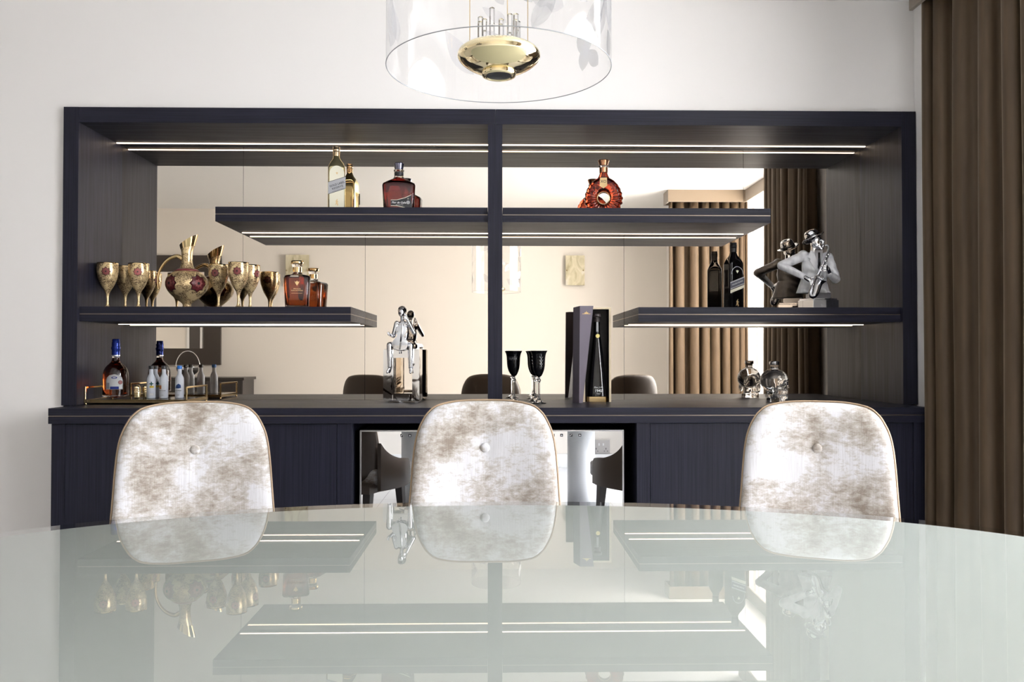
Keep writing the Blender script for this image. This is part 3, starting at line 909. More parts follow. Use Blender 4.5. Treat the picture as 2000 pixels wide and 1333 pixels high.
# ------------------------------------------------------------ pitcher
pt = thing('pitcher', 'gold enamelled pitcher with round belly, slanted spout and curved handle', 'pitcher', (-1.538, 4.236, ZS))
PP = spline_prof([(.028, 0), (.025, .006), (.0195, .018), (.024, .030), (.05, .050), (.080, .077), (.098, .105), (.102, .130), (.095, .155), (.075, .178), (.048, .194), (.033, .208), (.0265, .232), (.026, .262), (.028, .288)], 4)
bm = lathe([(0, 0)] + PP, 48, cap=False)
last = [v for v in bm.verts if abs(v.co.z - PP[-1][1]) < 1e-6 and math.hypot(v.co.x, v.co.y) > .02]
last.sort(key=lambda v: math.atan2(v.co.y, v.co.x) % (2 * PI))
prev = last
for k in range(1, 6):
    u = k / 5; ring = []
    for v in last:
        t = math.atan2(v.co.y, v.co.x) % (2 * PI); rr = .028 + .015 * u
        cx = .008 * u
        tip = 0
        ring.append(bm.verts.new((cx + (rr + tip) * math.cos(t), rr * .85 * math.sin(t), .288 + .028 * u + (.053 * u * (math.cos(t) + 1) / 2) ** 1.0)))
    for i in range(len(ring)):
        j = (i + 1) % len(ring); bm.faces.new((prev[i], prev[j], ring[j], ring[i]))
    prev = ring
obj('body', bm, FILIGREE, pt, smooth='all')
sp = bmesh.new(); P0 = None
for k in range(4, 12):
    pass
# plain polished lip sleeve over the top of the neck
rings = []
for k in range(2, 7):
    u = k / 6 * 1.04; ring = []
    for i in range(48):
        t = 2 * PI * i / 48; rr = .028 + .015 * u + .0009; cx = .008 * u; tip = 0
        ring.append(sp.verts.new((cx + (rr + tip) * math.cos(t), rr * .85 * math.sin(t), .288 + .028 * u + .053 * u * (math.cos(t) + 1) / 2)))
    rings.append(ring)
for a, b in zip(rings, rings[1:]):
    for i in range(48): j = (i + 1) % 48; sp.faces.new((a[i], a[j], b[j], b[i]))
obj('spout_lip', sp, GOLD, pt, smooth='all')
hp = smooth_path([(-.022, 0, .250), (-.044, 0, .264), (-.068, 0, .262), (-.098, 0, .246), (-.125, 0, .215), (-.140, 0, .180), (-.145, 0, .145), (-.142, 0, .108), (-.1405, 0, .100)], 5)
obj('handle', tube(hp, [.0115 - .006 * min(1, i / 30) if i > 4 else .011 for i in range(len(hp))], 12), GOLD, pt, smooth='all')
prf = prof_r(PP)
for tn in (-.58, .90, 2.6, 4.1):
    decal(star(0, .124, .046, .036, 8), prf, tn, DARKPRINT, pt, 'star_border', .0006)
    decal(star(0, .124, .043, .0335, 8), prf, tn, REDPRINT, pt, 'star_medallion', .0011)
    decal(star(0, .124, .024, .017, 8), prf, tn, PINKPRINT, pt, 'star_medallion', .0016)
    decal(star(0, .124, .008, .006, 8), prf, tn, DARKPRINT, pt, 'star_centre', .0021)
obj('neck_band', lathe([(.060, .188), (.0615, .190), (.0445, .2005), (.043, .199)], 40, cap=False), REDPRINT, pt, smooth='all')

# ------------------------------------------------------------ decanter with gold stopper (left shelf)
def crest(cx, cz, s):
    return [(cx - s, cz + s * .8), (cx - s * .5, cz + s * .5), (cx, cz + s), (cx + s * .5, cz + s * .5), (cx + s, cz + s * .8), (cx + s * .7, cz), (cx, cz - s * 1.1), (cx - s * .7, cz)]
dc = thing('decanter', 'square amber whisky decanter with a flat gold stopper on the lower left shelf', 'decanter', (-.995, 4.253, ZS), math.radians(12))
obj('glass_body', sq_loft([(.056, 0, 7), (.0575, .004, 7), (.062, .09, 7), (.066, .158, 7), (.063, .166, 6), (.048, .171, 5), (.026, .176, 3), (.0225, .186, 2.2), (.0225, .214, 2), (.025, .217, 2), (.025, .224, 2), (.021, .228, 2)], seg=56), GLASS, dc, smooth=True, ang=50)
obj('whisky', sq_loft([(.047, .018, 8), (.049, .022, 8), (.0535, .09, 8), (.0575, .152, 8), (.054, .160, 6)], seg=48), AMBER, dc, smooth=True)
obj('stopper', lathe([(0, .2285), (.031, .2285), (.0325, .231), (.0325, .242), (.030, .245), (0, .2455)], 40), GOLD, dc, smooth=True)
obj('neck_collar', lathe([(.0232, .188), (.0232, .212)], 40, cap=False), GOLD, dc, smooth='all')
obj('crest', prism(crest(0, .128, .012), -.0660, -.0652), GOLDPRINT, dc)
text('PRIVATE\nCOLLECTION', .0085, GOLDPRINT, dc, at(0, -.0632, .095), space=1.1)
text('BLENDED SCOTCH WHISKY', .0042, GOLDPRINT, dc, at(0, -.0620, .078))

# ------------------------------------------------------------ tall square gold bottle (upper shelf)
def square_bottle(label, loc, rz, m, capm, h, hw, labelparts):
    r = thing('bottle', label, 'bottle', loc, rz)
    s = h / .345
    pr = [(hw - .003, 0, 8), (hw, .004, 8), (hw, .232 * s, 8), (hw * .98, .243 * s, 6), (hw * .80, .262 * s, 4), (hw * .52, .280 * s, 2.6), (.0165, .294 * s, 2), (.0155, .300 * s, 2), (.0155, .335 * s, 2), (.0145, .337 * s, 2)]
    obj('glass_body', sq_loft(pr, seg=56), m, r, smooth=True, ang=50)
    cp = [(0, .2985 * s), (.0172, .2985 * s), (.0172, .318 * s), (.0182, .319 * s), (.0182, .3225 * s), (.0170, .324 * s), (.0185, .329 * s), (.0185, .333 * s), (.0172, .335 * s), (.0172, .3455 * s), (.0155, .347 * s), (0, .347 * s)]
    obj('cap', lathe(cp, 32), capm, r, smooth=True)
    labelparts(r, s)
    return r
def gold_label(r, s):
    y = -.0425
    obj('front_label', prism([(-.036, .012), (.036, .012)] + [(.036 * math.cos(PI * k / 14), .205 + .038 * math.sin(PI * k / 14)) for k in range(15)], y, y + .001), CREAMPRINT, r)
    obj('slant_label', prism([(-.0425, .098), (.0425, .130), (.0425, .190), (-.0425, .158)], y - .0010, y - .0002), GREYPRINT, r)
    for dz in (0, .0595): obj('label_border', prism([(-.0425, .0975 + dz), (.0425, .1295 + dz), (.0425, .1318 + dz), (-.0425, .0998 + dz)], y - .0016, y - .0011), DARKPRINT, r)
    text('GOLD LABEL', .0135, DARKPRINT, r, at(.001, y - .0017, .150, roll=math.radians(20.5)), bold=.0002)
    text('RESERVE', .0125, DARKPRINT, r, at(.003, y - .0017, .134, roll=math.radians(20.5)), bold=.0002, space=1.25)
    text('BLENDED SCOTCH WHISKY', .0045, DARKPRINT, r, at(.004, y - .0017, .1205, roll=math.radians(20.5)))
    obj('crest', prism(crest(0, .205, .006), y - .0006, y - .0001), GOLDPRINT, r)
    fig = [(0, .074), (.004, .078), (.002, .068), (.008, .062), (.003, .060), (.007, .046), (.002, .042), (-.001, .052), (-.008, .044), (-.004, .058), (-.006, .066)]
    obj('striding_emblem', prism(fig, y - .0006, y - .0001), GOLDPRINT, r)
    obj('base_label', prism([(-.030, .012), (.030, .012), (.030, .032), (-.030, .032)], y - .0006, y - .0001), GREYPRINT, r)
square_bottle('tall square gold bottle with grey slanted label on the upper left shelf', (-.800, 4.247, ZU), math.radians(14), GOLDBOTTLE, mat('pale_gold_foil', (.80, .62, .40), .25, .9), .345, .042, gold_label)
def black_label(r, s):
    y = -.0395
    obj('slant_label', prism([(-.039, .100), (.039, .130), (.039, .168), (-.039, .138)], y - .0010, y - .0002), GREYPRINT, r)
    obj('slant_label', prism([(-.039, .106), (.039, .136), (.039, .162), (-.039, .132)], y - .0016, y - .0011), mat('slate_print', (.10, .10, .13), .5), r)
    obj('label_band', prism([(-.039, .082), (.039, .112), (.039, .127), (-.039, .097)], y - .0010, y - .0002), CREAMPRINT, r)
    text('DOUBLE BLACK', .0092, WHITEPRINT, r, at(0, y - .0017, .1345, roll=math.radians(21)))
    ar = [(.034 * math.cos(a), .178 + .040 * math.sin(a)) for a in [PI * k / 16 for k in range(17)]]
    arc = ar + [(x * .93, .178 + (z - .178) * .93) for x, z in ar[::-1]]
    obj('arched_line', prism(arc, y - .0006, y - .0001), GREYPRINT, r)
    obj('crest', prism(crest(0, .192, .008), y - .0006, y - .0001), CREAMPRINT, r)
    fig = [(0, .050), (.004, .054), (.002, .044), (.009, .038), (.003, .036), (.008, .020), (.002, .016), (-.001, .028), (-.009, .018), (-.004, .034), (-.006, .042)]
    obj('striding_emblem', prism(fig, y - .0006, y - .0001), GOLDPRINT, r)
square_bottle('tall square black bottle with grey slanted label on the lower right shelf', (1.205, 4.255, ZS), math.radians(-14) * -1, BLACKGLASS, BLACKCAP, .340, .039, black_label)

# ------------------------------------------------------------ rum bottle (upper shelf)
rb = thing('bottle', 'squat deep red rum bottle with sloped shoulders and silver cap', 'bottle', (-.487, 4.25, ZU), math.radians(6))
obj('glass_body', sq_loft([(.074, 0, 6, .034), (.076, .004, 7, .036), (.0800, .10, 7, .038), (.0825, .150, 7, .040), (.079, .160, 6, .039), (.050, .176, 4, .032), (.030, .186, 2.5, .026), (.0235, .196, 2, .0235), (.0225, .222, 2, .0225), (.026, .225, 2, .026), (.026, .231, 2, .026), (.022, .233, 2, .022)], seg=56), GLASS, rb, smooth=True, ang=50)
obj('rum', sq_loft([(.068, .010, 7, .029), (.070, .014, 7, .030), (.074, .10, 7, .032), (.0765, .148, 7, .034), (.070, .158, 5, .032), (.044, .171, 4, .026)], seg=48), RUMRED, rb, smooth=True)
obj('cap', lathe([(0, .2335), (.021, .2335), (.022, .238), (.0265, .258), (.027, .262), (.024, .266), (0, .267)], 32), mat('dark_silver_cap', (.22, .22, .30), .2, .9), rb, smooth=True)
obj('neck_label', lathe([(.0232, .200), (.0232, .218)], 32, cap=False), DARKPRINT, rb, smooth='all')
lab = [(-.040, .072), (-.010, .073), (.030, .084), (.062, .100), (.062, .024), (.030, .036), (-.010, .044), (-.040, .044)]
obj('front_label', prism(lab, -.0405, -.0392), DARKPRINT, rb)
for a, b in ((0, 1), (1, 2), (2, 3), (4, 5), (5, 6), (6, 7)):
    (xa, za), (xb, zb) = lab[a], lab[b]
    obj('label_border', prism([(xa, za - .001), (xb, zb - .001), (xb, zb + .0016), (xa, za + .0016)], -.0412, -.0406), CREAMPRINT, rb)
text('Flor de Caña', .0135, WHITEPRINT, rb, at(.0, -.0412, .060), shear=.3, bold=.0002)
text('Centenario Rum', .0055, WHITEPRINT, rb, at(.004, -.0412, .049))
obj('round_seal', prism(star(.046, .062, .0095, .0088, 10), -.0412, -.0406), GREYPRINT, rb)
text('25', .009, CREAMPRINT, rb, at(.046, -.0418, .080))

# ------------------------------------------------------------ cognac bottle: a ribbed ring (upper shelf)
cg = thing('bottle', 'round ribbed cognac bottle with a hole through its centre on the upper right shelf', 'bottle', (.540, 4.206, ZU), math.radians(-8))
CZ = .082
bm = bmesh.new(); nS, nR = 168, 16; rings = []
for i in range(nS):
    a = 2 * PI * i / nS          # 0 = top
    ca, sa = math.sin(a), math.cos(a)
    low = min(1, max(0, (1.0 - sa) / 1.2))
    rib = .006 * low * (0.5 + 0.5 * math.cos(24 * a))
    Ro = .092 + rib; Ri = .030
    mc = (Ro + Ri) / 2; hr = (Ro - Ri) / 2; dep = .034 - .004 * (1 - low) + rib * .5
    ring = []
    for k in range(nR):
        b = 2 * PI * k / nR; c, s = math.cos(b), math.sin(b)
        kk = (abs(c) ** 2.8 + abs(s) ** 2.8) ** (-1 / 2.8)
        rr = mc + hr * kk * c
        if rr > .06: rr += .016 * max(0, sa) ** 3
        z = CZ + rr * sa
        z = max(z, .0005)
        ring.append(bm.verts.new((rr * ca, dep * kk * s, z)))
    rings.append(ring)
for i in range(nS):
    a, b = rings[i], rings[(i + 1) % nS]
    for k in range(nR): j = (k + 1) % nR; bm.faces.new((a[k], b[k], b[j], a[j]))
obj('glass_ring', bm, COGNAC, cg, smooth='all')
obj('shoulder', sq_loft([(.052, .158, 2.2, .026), (.034, .178, 2.2, .024), (.024, .196, 2, .022), (.0185, .212, 2, .0185)], seg=40), COGNAC, cg, smooth=True)
obj('neck', lathe([(.0185, .210), (.020, .214), (.0205, .238), (.024, .241), (.024, .246), (.020, .248)], 32), GLASS, cg, smooth=True)
obj('neck_foil', lathe([(.0212, .213), (.0212, .237)], 32, cap=False), COPPER, cg, smooth='all')
obj('stopper', lathe([(0, .2485), (.021, .2485), (.0225, .254), (.027, .268), (.0285, .272), (.026, .276), (.010, .279), (0, .2795)], 32), COPPER, cg, smooth=True)
obj('shield_label', prism([(-.017, .180), (.017, .180), (.0185, .140), (0, .128), (-.0185, .140)], -.0385, -.0350), GOLDPRINT, cg)
text('XO', .019, DARKPRINT, cg, at(0, -.0388, .161), bold=.0002)
obj('inner_rim', tube([(.0305 * math.sin(2 * PI * k / 40), -.022, CZ + .0305 * math.cos(2 * PI * k / 40)) for k in range(40)], .0022, 6, closed=True), GOLD, cg, smooth='all')

# ------------------------------------------------------------ gilt tray and what stands on it
TX0, TX1, TY0, TY1 = -1.950, -1.466, 4.045, 4.335
ty = thing('tray', 'gilt framed tray with dark marble base and raised end handles', 'tray', ((TX0 + TX1) / 2, (TY0 + TY1) / 2, .922))
hx, hy = (TX1 - TX0) / 2, (TY1 - TY0) / 2
obj('marble_base', box(-hx + .008, hx - .008, -hy + .008, hy - .008, .012, .0235, .001), MARBLE, ty)
obj('rim', boxes([(-hx, hx, -hy, -hy + .007, .009, .0245), (-hx, hx, hy - .007, hy, .009, .0245), (-hx, -hx + .007, -hy + .007, hy - .007, .009, .0245), (hx - .007, hx, -hy + .007, hy - .007, .009, .0245)]), GOLD, ty)
for s in (-1, 1):
    x0, x1 = (hx - .008, hx) if s > 0 else (-hx, -hx + .008)
    obj('handle', boxes([(x0, x1, -hy, -hy + .008, .0246, .078), (x0, x1, hy - .008, hy, .0246, .078), (x0, x1, -hy, hy, .078, .086)], .001), GOLD, ty)
    for q in (-1, 1):
        f_ = lathe([(0, 0), (.004, .0008), (.0055, .0045), (.004, .008), (.003, .0095), (0, .0095)], 16); bmesh.ops.translate(f_, verts=f_.verts[:], vec=(s * (hx - .006), q * (hy - .006), 0))
        obj('foot', f_, GOLD, ty, smooth='all')
ZT = .922 + .0236
wb_ = thing('bottle', 'large whisky bottle with blue capsule and white arched label on the tray', 'bottle', (-1.857, 4.17, ZT), math.radians(6))
WP = [(.054, 0), (.0585, .004), (.059, .012), (.059, .105), (.0585, .120), (.054, .138), (.043, .157), (.028, .172), (.020, .182), (.0165, .196), (.0160, .212)]
obj('glass_body', lathe([(0, 0)] + spline_prof(WP[2:], 4) + [(.0165, .25), (0, .25)], 48), GLASS, wb_, smooth=True, ang=60)
obj('whisky', lathe([(0, .018), (.050, .018), (.0555, .024), (.0555, .118), (.050, .137), (.040, .153), (.026, .168), (.016, .181), (.0125, .198), (0, .198)], 40), DARKAMBER, wb_, smooth='all')
obj('capsule', lathe([(.0175, .205), (.0195, .206), (.0195, .216), (.0190, .218), (.0190, .236), (.0215, .242), (.0215, .250), (.0185, .256), (.0195, .262), (.0195, .272), (.0175, .276), (.0175, .288), (.0155, .2905), (0, .2905)], 32), NAVY, wb_, smooth=True)
obj('capsule_band', lathe([(.0198, .207), (.0198, .212)], 32, cap=False), STEEL, wb_, smooth='all')
wrf = lambda z: .0592
lb = [(-.040, .046), (.040, .046), (.040, .088), (.035, .103), (.022, .115), (0, .120), (-.022, .115), (-.035, .103), (-.040, .088)]
decal(lb, wrf, .2, WHITEPRINT, wb_, 'front_label', .0006)
decal([(-.018, .047), (.020, .047), (.020, .060), (-.018, .060)], wrf, .2, BLUEPRINT, wb_, 'label_stripe', .0012)
decal([(-.038, .050), (-.022, .050), (-.022, .078), (-.038, .078)], wrf, .2, GREYPRINT, wb_, 'bar_code', .0012)
decal([(.013 * math.cos(PI * k / 8), .103 + .0055 * math.sin(PI * k / 8)) for k in range(16)], wrf, .2, BLUEPRINT, wb_, 'label_emblem', .0012)
decal([(.008 * math.cos(PI * k / 8), .103 + .0028 * math.sin(PI * k / 8)) for k in range(16)], wrf, .2, WHITEPRINT, wb_, 'label_emblem', .0017)
decal(star(.027, .080, .0105, .0095, 10), wrf, .2, PINKPRINT, wb_, 'round_seal', .0012)
# four frosted miniatures
def mini(label, x, y, capm, rz, prints):
    r = thing('miniature_bottle', label, 'bottle', (x, y, ZT), rz, 'frosted miniature bottles on the tray')
    obj('glass_body', lathe([(0, 0), (.0185, .001), (.0205, .004), (.0205, .090), (.0195, .099), (.0150, .110), (.0105, .119), (.0100, .124), (.0098, .143), (0, .143)], 32), FROST, r, smooth=True, ang=50)
    obj('cap', lathe([(0, .1432), (.0115, .1432), (.0118, .146), (.0118, .158), (.0105, .160), (0, .160)], 24), capm, r, smooth=True)
    f = lambda z: .0206
    for poly, m, n in prints: decal(poly, f, 0, m, r, n, .0006)
    return r
def rect(x0, x1, z0, z1): return [(x0, z0), ((x0 + x1) / 2, z0), (x1, z0), (x1, z1), ((x0 + x1) / 2, z1), (x0, z1)]
MG = [(rect(-.002, .017, .052, .062), YELLOWPRINT, 'front_label'), (star(.006, .072, .012, .005, 4), mat('teal_print', (.02, .12, .12), .4), 'leaf_print'), (rect(-.004, .016, .014, .026), WHITEPRINT, 'bar_code')]
mini('frosted miniature bottle with yellow fruit print, leftmost on the tray', -1.686, 4.172, BLACKCAP, .15, MG)
mini('frosted miniature bottle half hidden behind the leftmost miniature', -1.690, 4.235, BLACKCAP, .6, MG[:2])
m3 = mini('frosted miniature bottle with orange print and black cap, second from the right', -1.627, 4.18, BLACKCAP, 0, [(rect(-.019, -.004, .046, .064), ORANGEPRINT, 'front_label')])
m4 = mini('frosted miniature bottle with bright blue cap, rightmost on the tray', -1.553, 4.186, BLUECAP, 0, [([(-.016, .052), (0, .048), (.014, .052), (.012, .066), (.002, .072), (-.010, .064)], mat('blue_grey_print', (.06, .14, .40), .4), 'mountain_print')])
for r in (m3, m4):
    text('GREY GOOSE', .0052, DARKPRINT, r, at(0.001, -.0212, .038))
    text('VODKA', .0035, DARKPRINT, r, at(0.0, -.0212, .016))
# two ribbed gold jars
def jar(label, x, y):
    r = thing('ribbed_jar', label, 'jar', (x, y, ZT), 0, 'small gold jars on the tray')
    pr = [(0, 0), (.012, 0), (.0135, .006), (.0155, .030), (.0160, .038)]
    bm = lathe(pr, 48)
    for v in bm.verts:
        a = math.atan2(v.co.y, v.co.x); q = 1 + .06 * math.cos(12 * a); v.co.x *= q; v.co.y *= q
    obj('cup', bm, PGOLD, r, smooth='all')
    obj('collar', lathe([(0, .038), (.0175, .038), (.018, .041), (.017, .044), (0, .044)], 32), PGOLD, r, smooth=True)
    obj('domed_lid', lathe([(.0165, .044), (.0175, .050), (.0150, .059), (.009, .065), (0, .067)], 32), PGOLD, r, smooth='all')
    return r
jar('small ribbed gold jar with domed lid, beside the whisky bottle', -1.748, 4.16)
jar('small ribbed gold jar with domed lid, beside the frosted miniatures', -1.722, 4.20)

# ------------------------------------------------------------ seated cellist figure on an open block
ce = thing('cellist_figurine', 'chrome figurine of a seated cellist on an open silvered block', 'figurine', (-.4665, 4.185, .922), math.radians(-4))
blk = bmesh.new()
for a in [(-.090, -.044, 0, .10, .008, .265), (.055, .090, 0, .10, .008, .265), (-.044, .055, 0, .10, .008, .046), (-.044, .055, 0, .10, .222, .265)]:
    bx(blk, *a)
bmesh.ops.remove_doubles(blk, verts=blk.verts[:], dist=1e-5)
bmesh.ops.bevel(blk, geom=blk.edges[:], offset=.003, segments=2, affect='EDGES')
obj('block', blk, WORNCHROME, ce, smooth=True)
obj('inner_lip', boxes([(-.044, -.038, -.002, .0, .046, .222), (-.044, .055, -.002, 0, .040, .046)]), CHROME, ce)
for q in [(-.082, -.068, .004, .018, 0, .008), (-.008, .008, .004, .018, 0, .008), (.068, .082, .004, .018, 0, .008), (-.082, -.068, .08, .094, 0, .008), (.068, .082, .08, .094, 0, .008)]: obj('foot', box(*q), CHROME, ce)
fb = [('e', (0, .045, .345), (.031, .020, .052)), ('e', (0, .045, .385), (.034, .018, .022)), ('e', (0, .048, .290), (.031, .024, .026)),
      ('c', (-.001, .042, .40), .0095, (-.003, .036, .425), .009), ('e', (-.003, .030, .448), (.0175, .020, .0245)), ('e', (-.003, .040, .455), (.0195, .0195, .021)),
      ('e', (-.002, .011, .444), (.003, .004, .005)), ('e', (-.003, .014, .432), (.008, .008, .007)),
      ('c', (-.030, .042, .395), .0125, (-.045, .030, .330), .0105), ('c', (-.045, .030, .330), .0100, (-.060, -.008, .338), .0070),
      ('c', (.031, .042, .398), .0125, (.061, .018, .345), .0105), ('c', (.061, .018, .345), .0100, (.030, -.006, .412), .0070),
      ('c', (-.018, .050, .283), .020, (-.054, -.010, .285), .0165), ('c', (.018, .050, .283), .020, (.049, -.010, .283), .0165),
      ('c', (-.055, -.013, .284), .0155, (-.0547, -.014, .178), .0098), ('c', (.049, -.013, .283), .0155, (.049, -.014, .175), .0098),
      ('c', (-.055, -.012, .172), .0075, (-.064, -.026, .151), .0065), ('c', (.049, -.012, .170), .0075, (.051, -.028, .150), .0065)]
for k in range(4):
    fb.append(('c', (-.060, -.010, .338), .0040, (-.0655 + k * .003, -.021 + .001 * k, .347 - .005 * k), .0026))
    fb.append(('c', (.028, -.006, .414), .0040, (.017, -.014, .428 - .0045 * k), .0026))
fb.append(('c', (-.062, -.008, .342), .004, (-.056, -.018, .350), .0028)); fb.append(('c', (.030, -.006, .42), .004, (.026, -.002, .434), .0028))
obj('body', blob(fb, .0021, 2), CHROME, ce, smooth='all')
obj('hair', blob([('e', (-.003, .044, .458), (.0215, .020, .0235)), ('e', (-.003, .030, .468), (.0175, .015, .010))], .0022, 2), mat('dark_chrome', (.25, .25, .26), .08, 1), ce, smooth='all')
cel = [(0, .383), (.018, .380), (.0265, .366), (.0265, .350), (.020, .338), (.019, .327), (.023, .317), (.034, .305), (.0385, .288), (.035, .270), (.022, .260), (0, .257)]
cp = smooth_path([(x, 0, z) for x, z in cel], 3); co = [(v.x, v.z) for v in cp] + [(-v.x, v.z) for v in cp[-2:0:-1]]
bm = prism(co, -.012, .012, bev=.0025)
bmesh.ops.transform(bm, matrix=Matrix.Translation((0, -.018, .30)) @ Matrix.Rotation(.06, 4, 'Y') @ Matrix.Rotation(-.16, 4, 'X') @ Matrix.Translation((0, 0, -.30)), verts=bm.verts[:])
cb = obj('cello', bm, CHROME, ce, smooth=True)
obj('cello_neck', tube([(.003, -.031, .300), (.009, -.022, .378), (.017, -.008, .430)], [.0045, .0038, .0035], 8), CHROME, cb, smooth='all')
obj('scroll', blob([('e', (.019, -.006, .436), (.006, .006, .008)), ('c', (.013, -.006, .428), .0022, (.026, -.006, .430), .0022)], .0014, 1), CHROME, cb, smooth='all')
obj('tailpiece', prism([(-.005, .262), (.003, .262), (.007, .298), (.000, .298)], -.0385, -.030), mat('dark_chrome_fitting', (.3, .3, .3), .1, 1), cb)
obj('end_pin', tube([(-.002, -.020, .262), (-.004, -.024, .243)], .003, 8), CHROME, cb, smooth='all')

# ------------------------------------------------------------ saxophonist bust
bx_ = thing('saxophonist_bust', 'silver bust of a saxophonist in hat and jacket on a square plinth', 'sculpture', (1.633, 4.25, ZS))
pl = bmesh.new(); M = Matrix.Translation((.003, .0, 0)) @ Matrix.Rotation(math.radians(16), 4, 'Z')
bx(pl, -.076, .076, -.062, .062, 0, .050, M); bx(pl, -.071, .071, -.057, .057, .050, .058, M)
bmesh.ops.bevel(pl, geom=pl.edges[:], offset=.002, segments=1, affect='EDGES')
obj('plinth', pl, CHROME, bx_)
p2 = bmesh.new(); bx(p2, -.047, .047, -.040, .040, .058, .084, M); bmesh.ops.bevel(p2, geom=p2.edges[:], offset=.003, segments=2, affect='EDGES')
obj('plinth_cap', p2, SILVER, bx_)
jk = [('e', (-.008, .0, .215), (.072, .043, .080)), ('e', (-.012, .003, .262), (.078, .036, .034)), ('e', (-.014, .0, .160), (.060, .041, .060)), ('f', (-.022, .0), (.056, .038, .175), (.088, .048, .084)), ('e', (-.074, .0, .284), (.024, .028, .020)), ('e', (.050, .0, .274), (.026, .028, .020)),
      ('c', (-.070, .0, .276), .025, (-.185, -.006, .226), .0225), ('c', (-.185, -.006, .226), .0225, (-.092, -.062, .163), .0155),
      ('c', (.055, .0, .262), .026, (.084, -.022, .160), .0225), ('c', (.084, -.022, .156), .0225, (.032, -.076, .176), .0150),]
jm = blob(jk, .0032, 2)
for v in jm.vertices:     # folds and hem
    c = v.co
    c.y += .0025 * math.sin(c.z * 160 + c.x * 60) * (1 if c.y < 0 else .5)
    # cut-away front of the hem
    if c.z < .135 and c.y < 0:
        k = max(0, 1 - abs(c.x + .004) / .034); c.y += .030 * k * (1 - (c.z - .084) / .051)
obj('jacket', jm, JACKET, bx_, smooth='all')
def flap(poly, y, t=.004): return prism(poly, y, y + t, bev=.0012)
obj('lapel', (lambda b: b)(flap([(-.050, .298), (-.066, .262), (-.050, .256), (-.056, .246), (-.014, .176), (-.022, .250), (-.034, .290)], -.046)), JACKET, bx_)
obj('lapel', (lambda b: b)(flap([(.030, .290), (.044, .262), (.030, .254), (.034, .244), (-.010, .176), (.004, .250), (.016, .286)], -.046)), JACKET, bx_)
obj('shirt_front', prism([(-.030, .300), (.012, .298), (-.010, .180)], -.043, -.036), SILVER, bx_)
obj('tie', prism([(-.014, .288), (-.004, .288), (-.001, .210), (-.009, .196), (-.016, .210)], -.047, -.043), mat('dark_silver_tie', (.2, .2, .22), .2, 1), bx_)
hd = [('c', (-.016, .004, .285), .020, (-.014, .0, .325), .019), ('e', (-.008, -.004, .346), (.029, .032, .038)), ('e', (.004, -.012, .330), (.024, .024, .024)), ('e', (.006, -.016, .322), (.017, .018, .016)),
      ('e', (.019, -.030, .341), (.0060, .008, .012), (0, .2, 0)), ('e', (.0195, -.028, .326), (.009, .007, .004)), ('e', (.018, -.028, .319), (.008, .007, .0035)), ('e', (.010, -.027, .355), (.010, .005, .0035), (0, 0, .4)),
      ('e', (-.030, -.018, .340), (.006, .006, .012)), ('e', (.004, -.028, .337), (.011, .008, .007)), ('e', (.012, -.026, .308), (.009, .008, .007))]
hm = blob(hd, .0019, 2)
for v in hm.vertices:
    for ex, ey, ez in ((.0065, -.034, .348), (.0235, -.020, .349)):
        d = math.sqrt((v.co.x - ex) ** 2 + (v.co.y - ey) ** 2 + (v.co.z - ez) ** 2)
        v.co += Vector((-.4, .9, 0)) * .0032 * math.exp(-(d / .0055) ** 2)
h_ = obj('head', hm, CHROME, bx_, smooth='all')
for ex, ey, ez in ((.0055, -.0335, .347), (.0235, -.0195, .348)):
    b = bmesh.new(); bmesh.ops.create_uvsphere(b, u_segments=12, v_segments=8, radius=.0026, matrix=Matrix.Translation((ex, ey + .0065, ez))); obj('eye', b, SILVER, h_, smooth='all')
# hat: brim and pinched crown, pushed back
HM = Matrix.Translation((-.018, .004, .366)) @ Matrix.Rotation(math.radians(-24), 4, 'Y') @ Matrix.Rotation(math.radians(-14), 4, 'X')
hb = bmesh.new(); rr = []
for k in range(48):
    a = 2 * PI * k / 48; z = .006 * math.cos(2 * a) - .004
    rr.append([hb.verts.new((r * math.cos(a) * 1.05, r * math.sin(a), z * (r - .034) / .024 + dz)) for r, dz in ((.032, .004), (.046, .003), (.056, .0045), (.057, .003), (.046, .0005), (.032, .001))])
for a, b in zip(rr, rr[1:] + rr[:1]):
    for i in range(6): j = (i + 1) % 6; hb.faces.new((a[i], b[i], b[j], a[j]))
bmesh.ops.transform(hb, matrix=HM, verts=hb.verts[:])
ht = obj('hat_brim', hb, CHROME, bx_, smooth='all')
hc = lathe(spline_prof([(.0375, 0), (.0375, .008), (.036, .022), (.032, .036), (.024, .043), (.012, .040), (0, .034)], 3), 40, cap=False)
for v in hc.verts:
    k = max(0, v.co.z / .04); v.co.y *= 1 - .28 * k * max(0, v.co.x / .035)
bmesh.ops.transform(hc, matrix=HM, verts=hc.verts[:]); obj('hat_crown', hc, CHROME, ht, smooth='all')
hn = lathe([(.0382, .003), (.0388, .004), (.0380, .014), (.0372, .0145)], 40, cap=False); bmesh.ops.transform(hn, matrix=HM, verts=hn.verts[:]); obj('hat_band', hn, mat('dark_hat_band', (.12, .12, .13), .2, 1), ht, smooth='all')
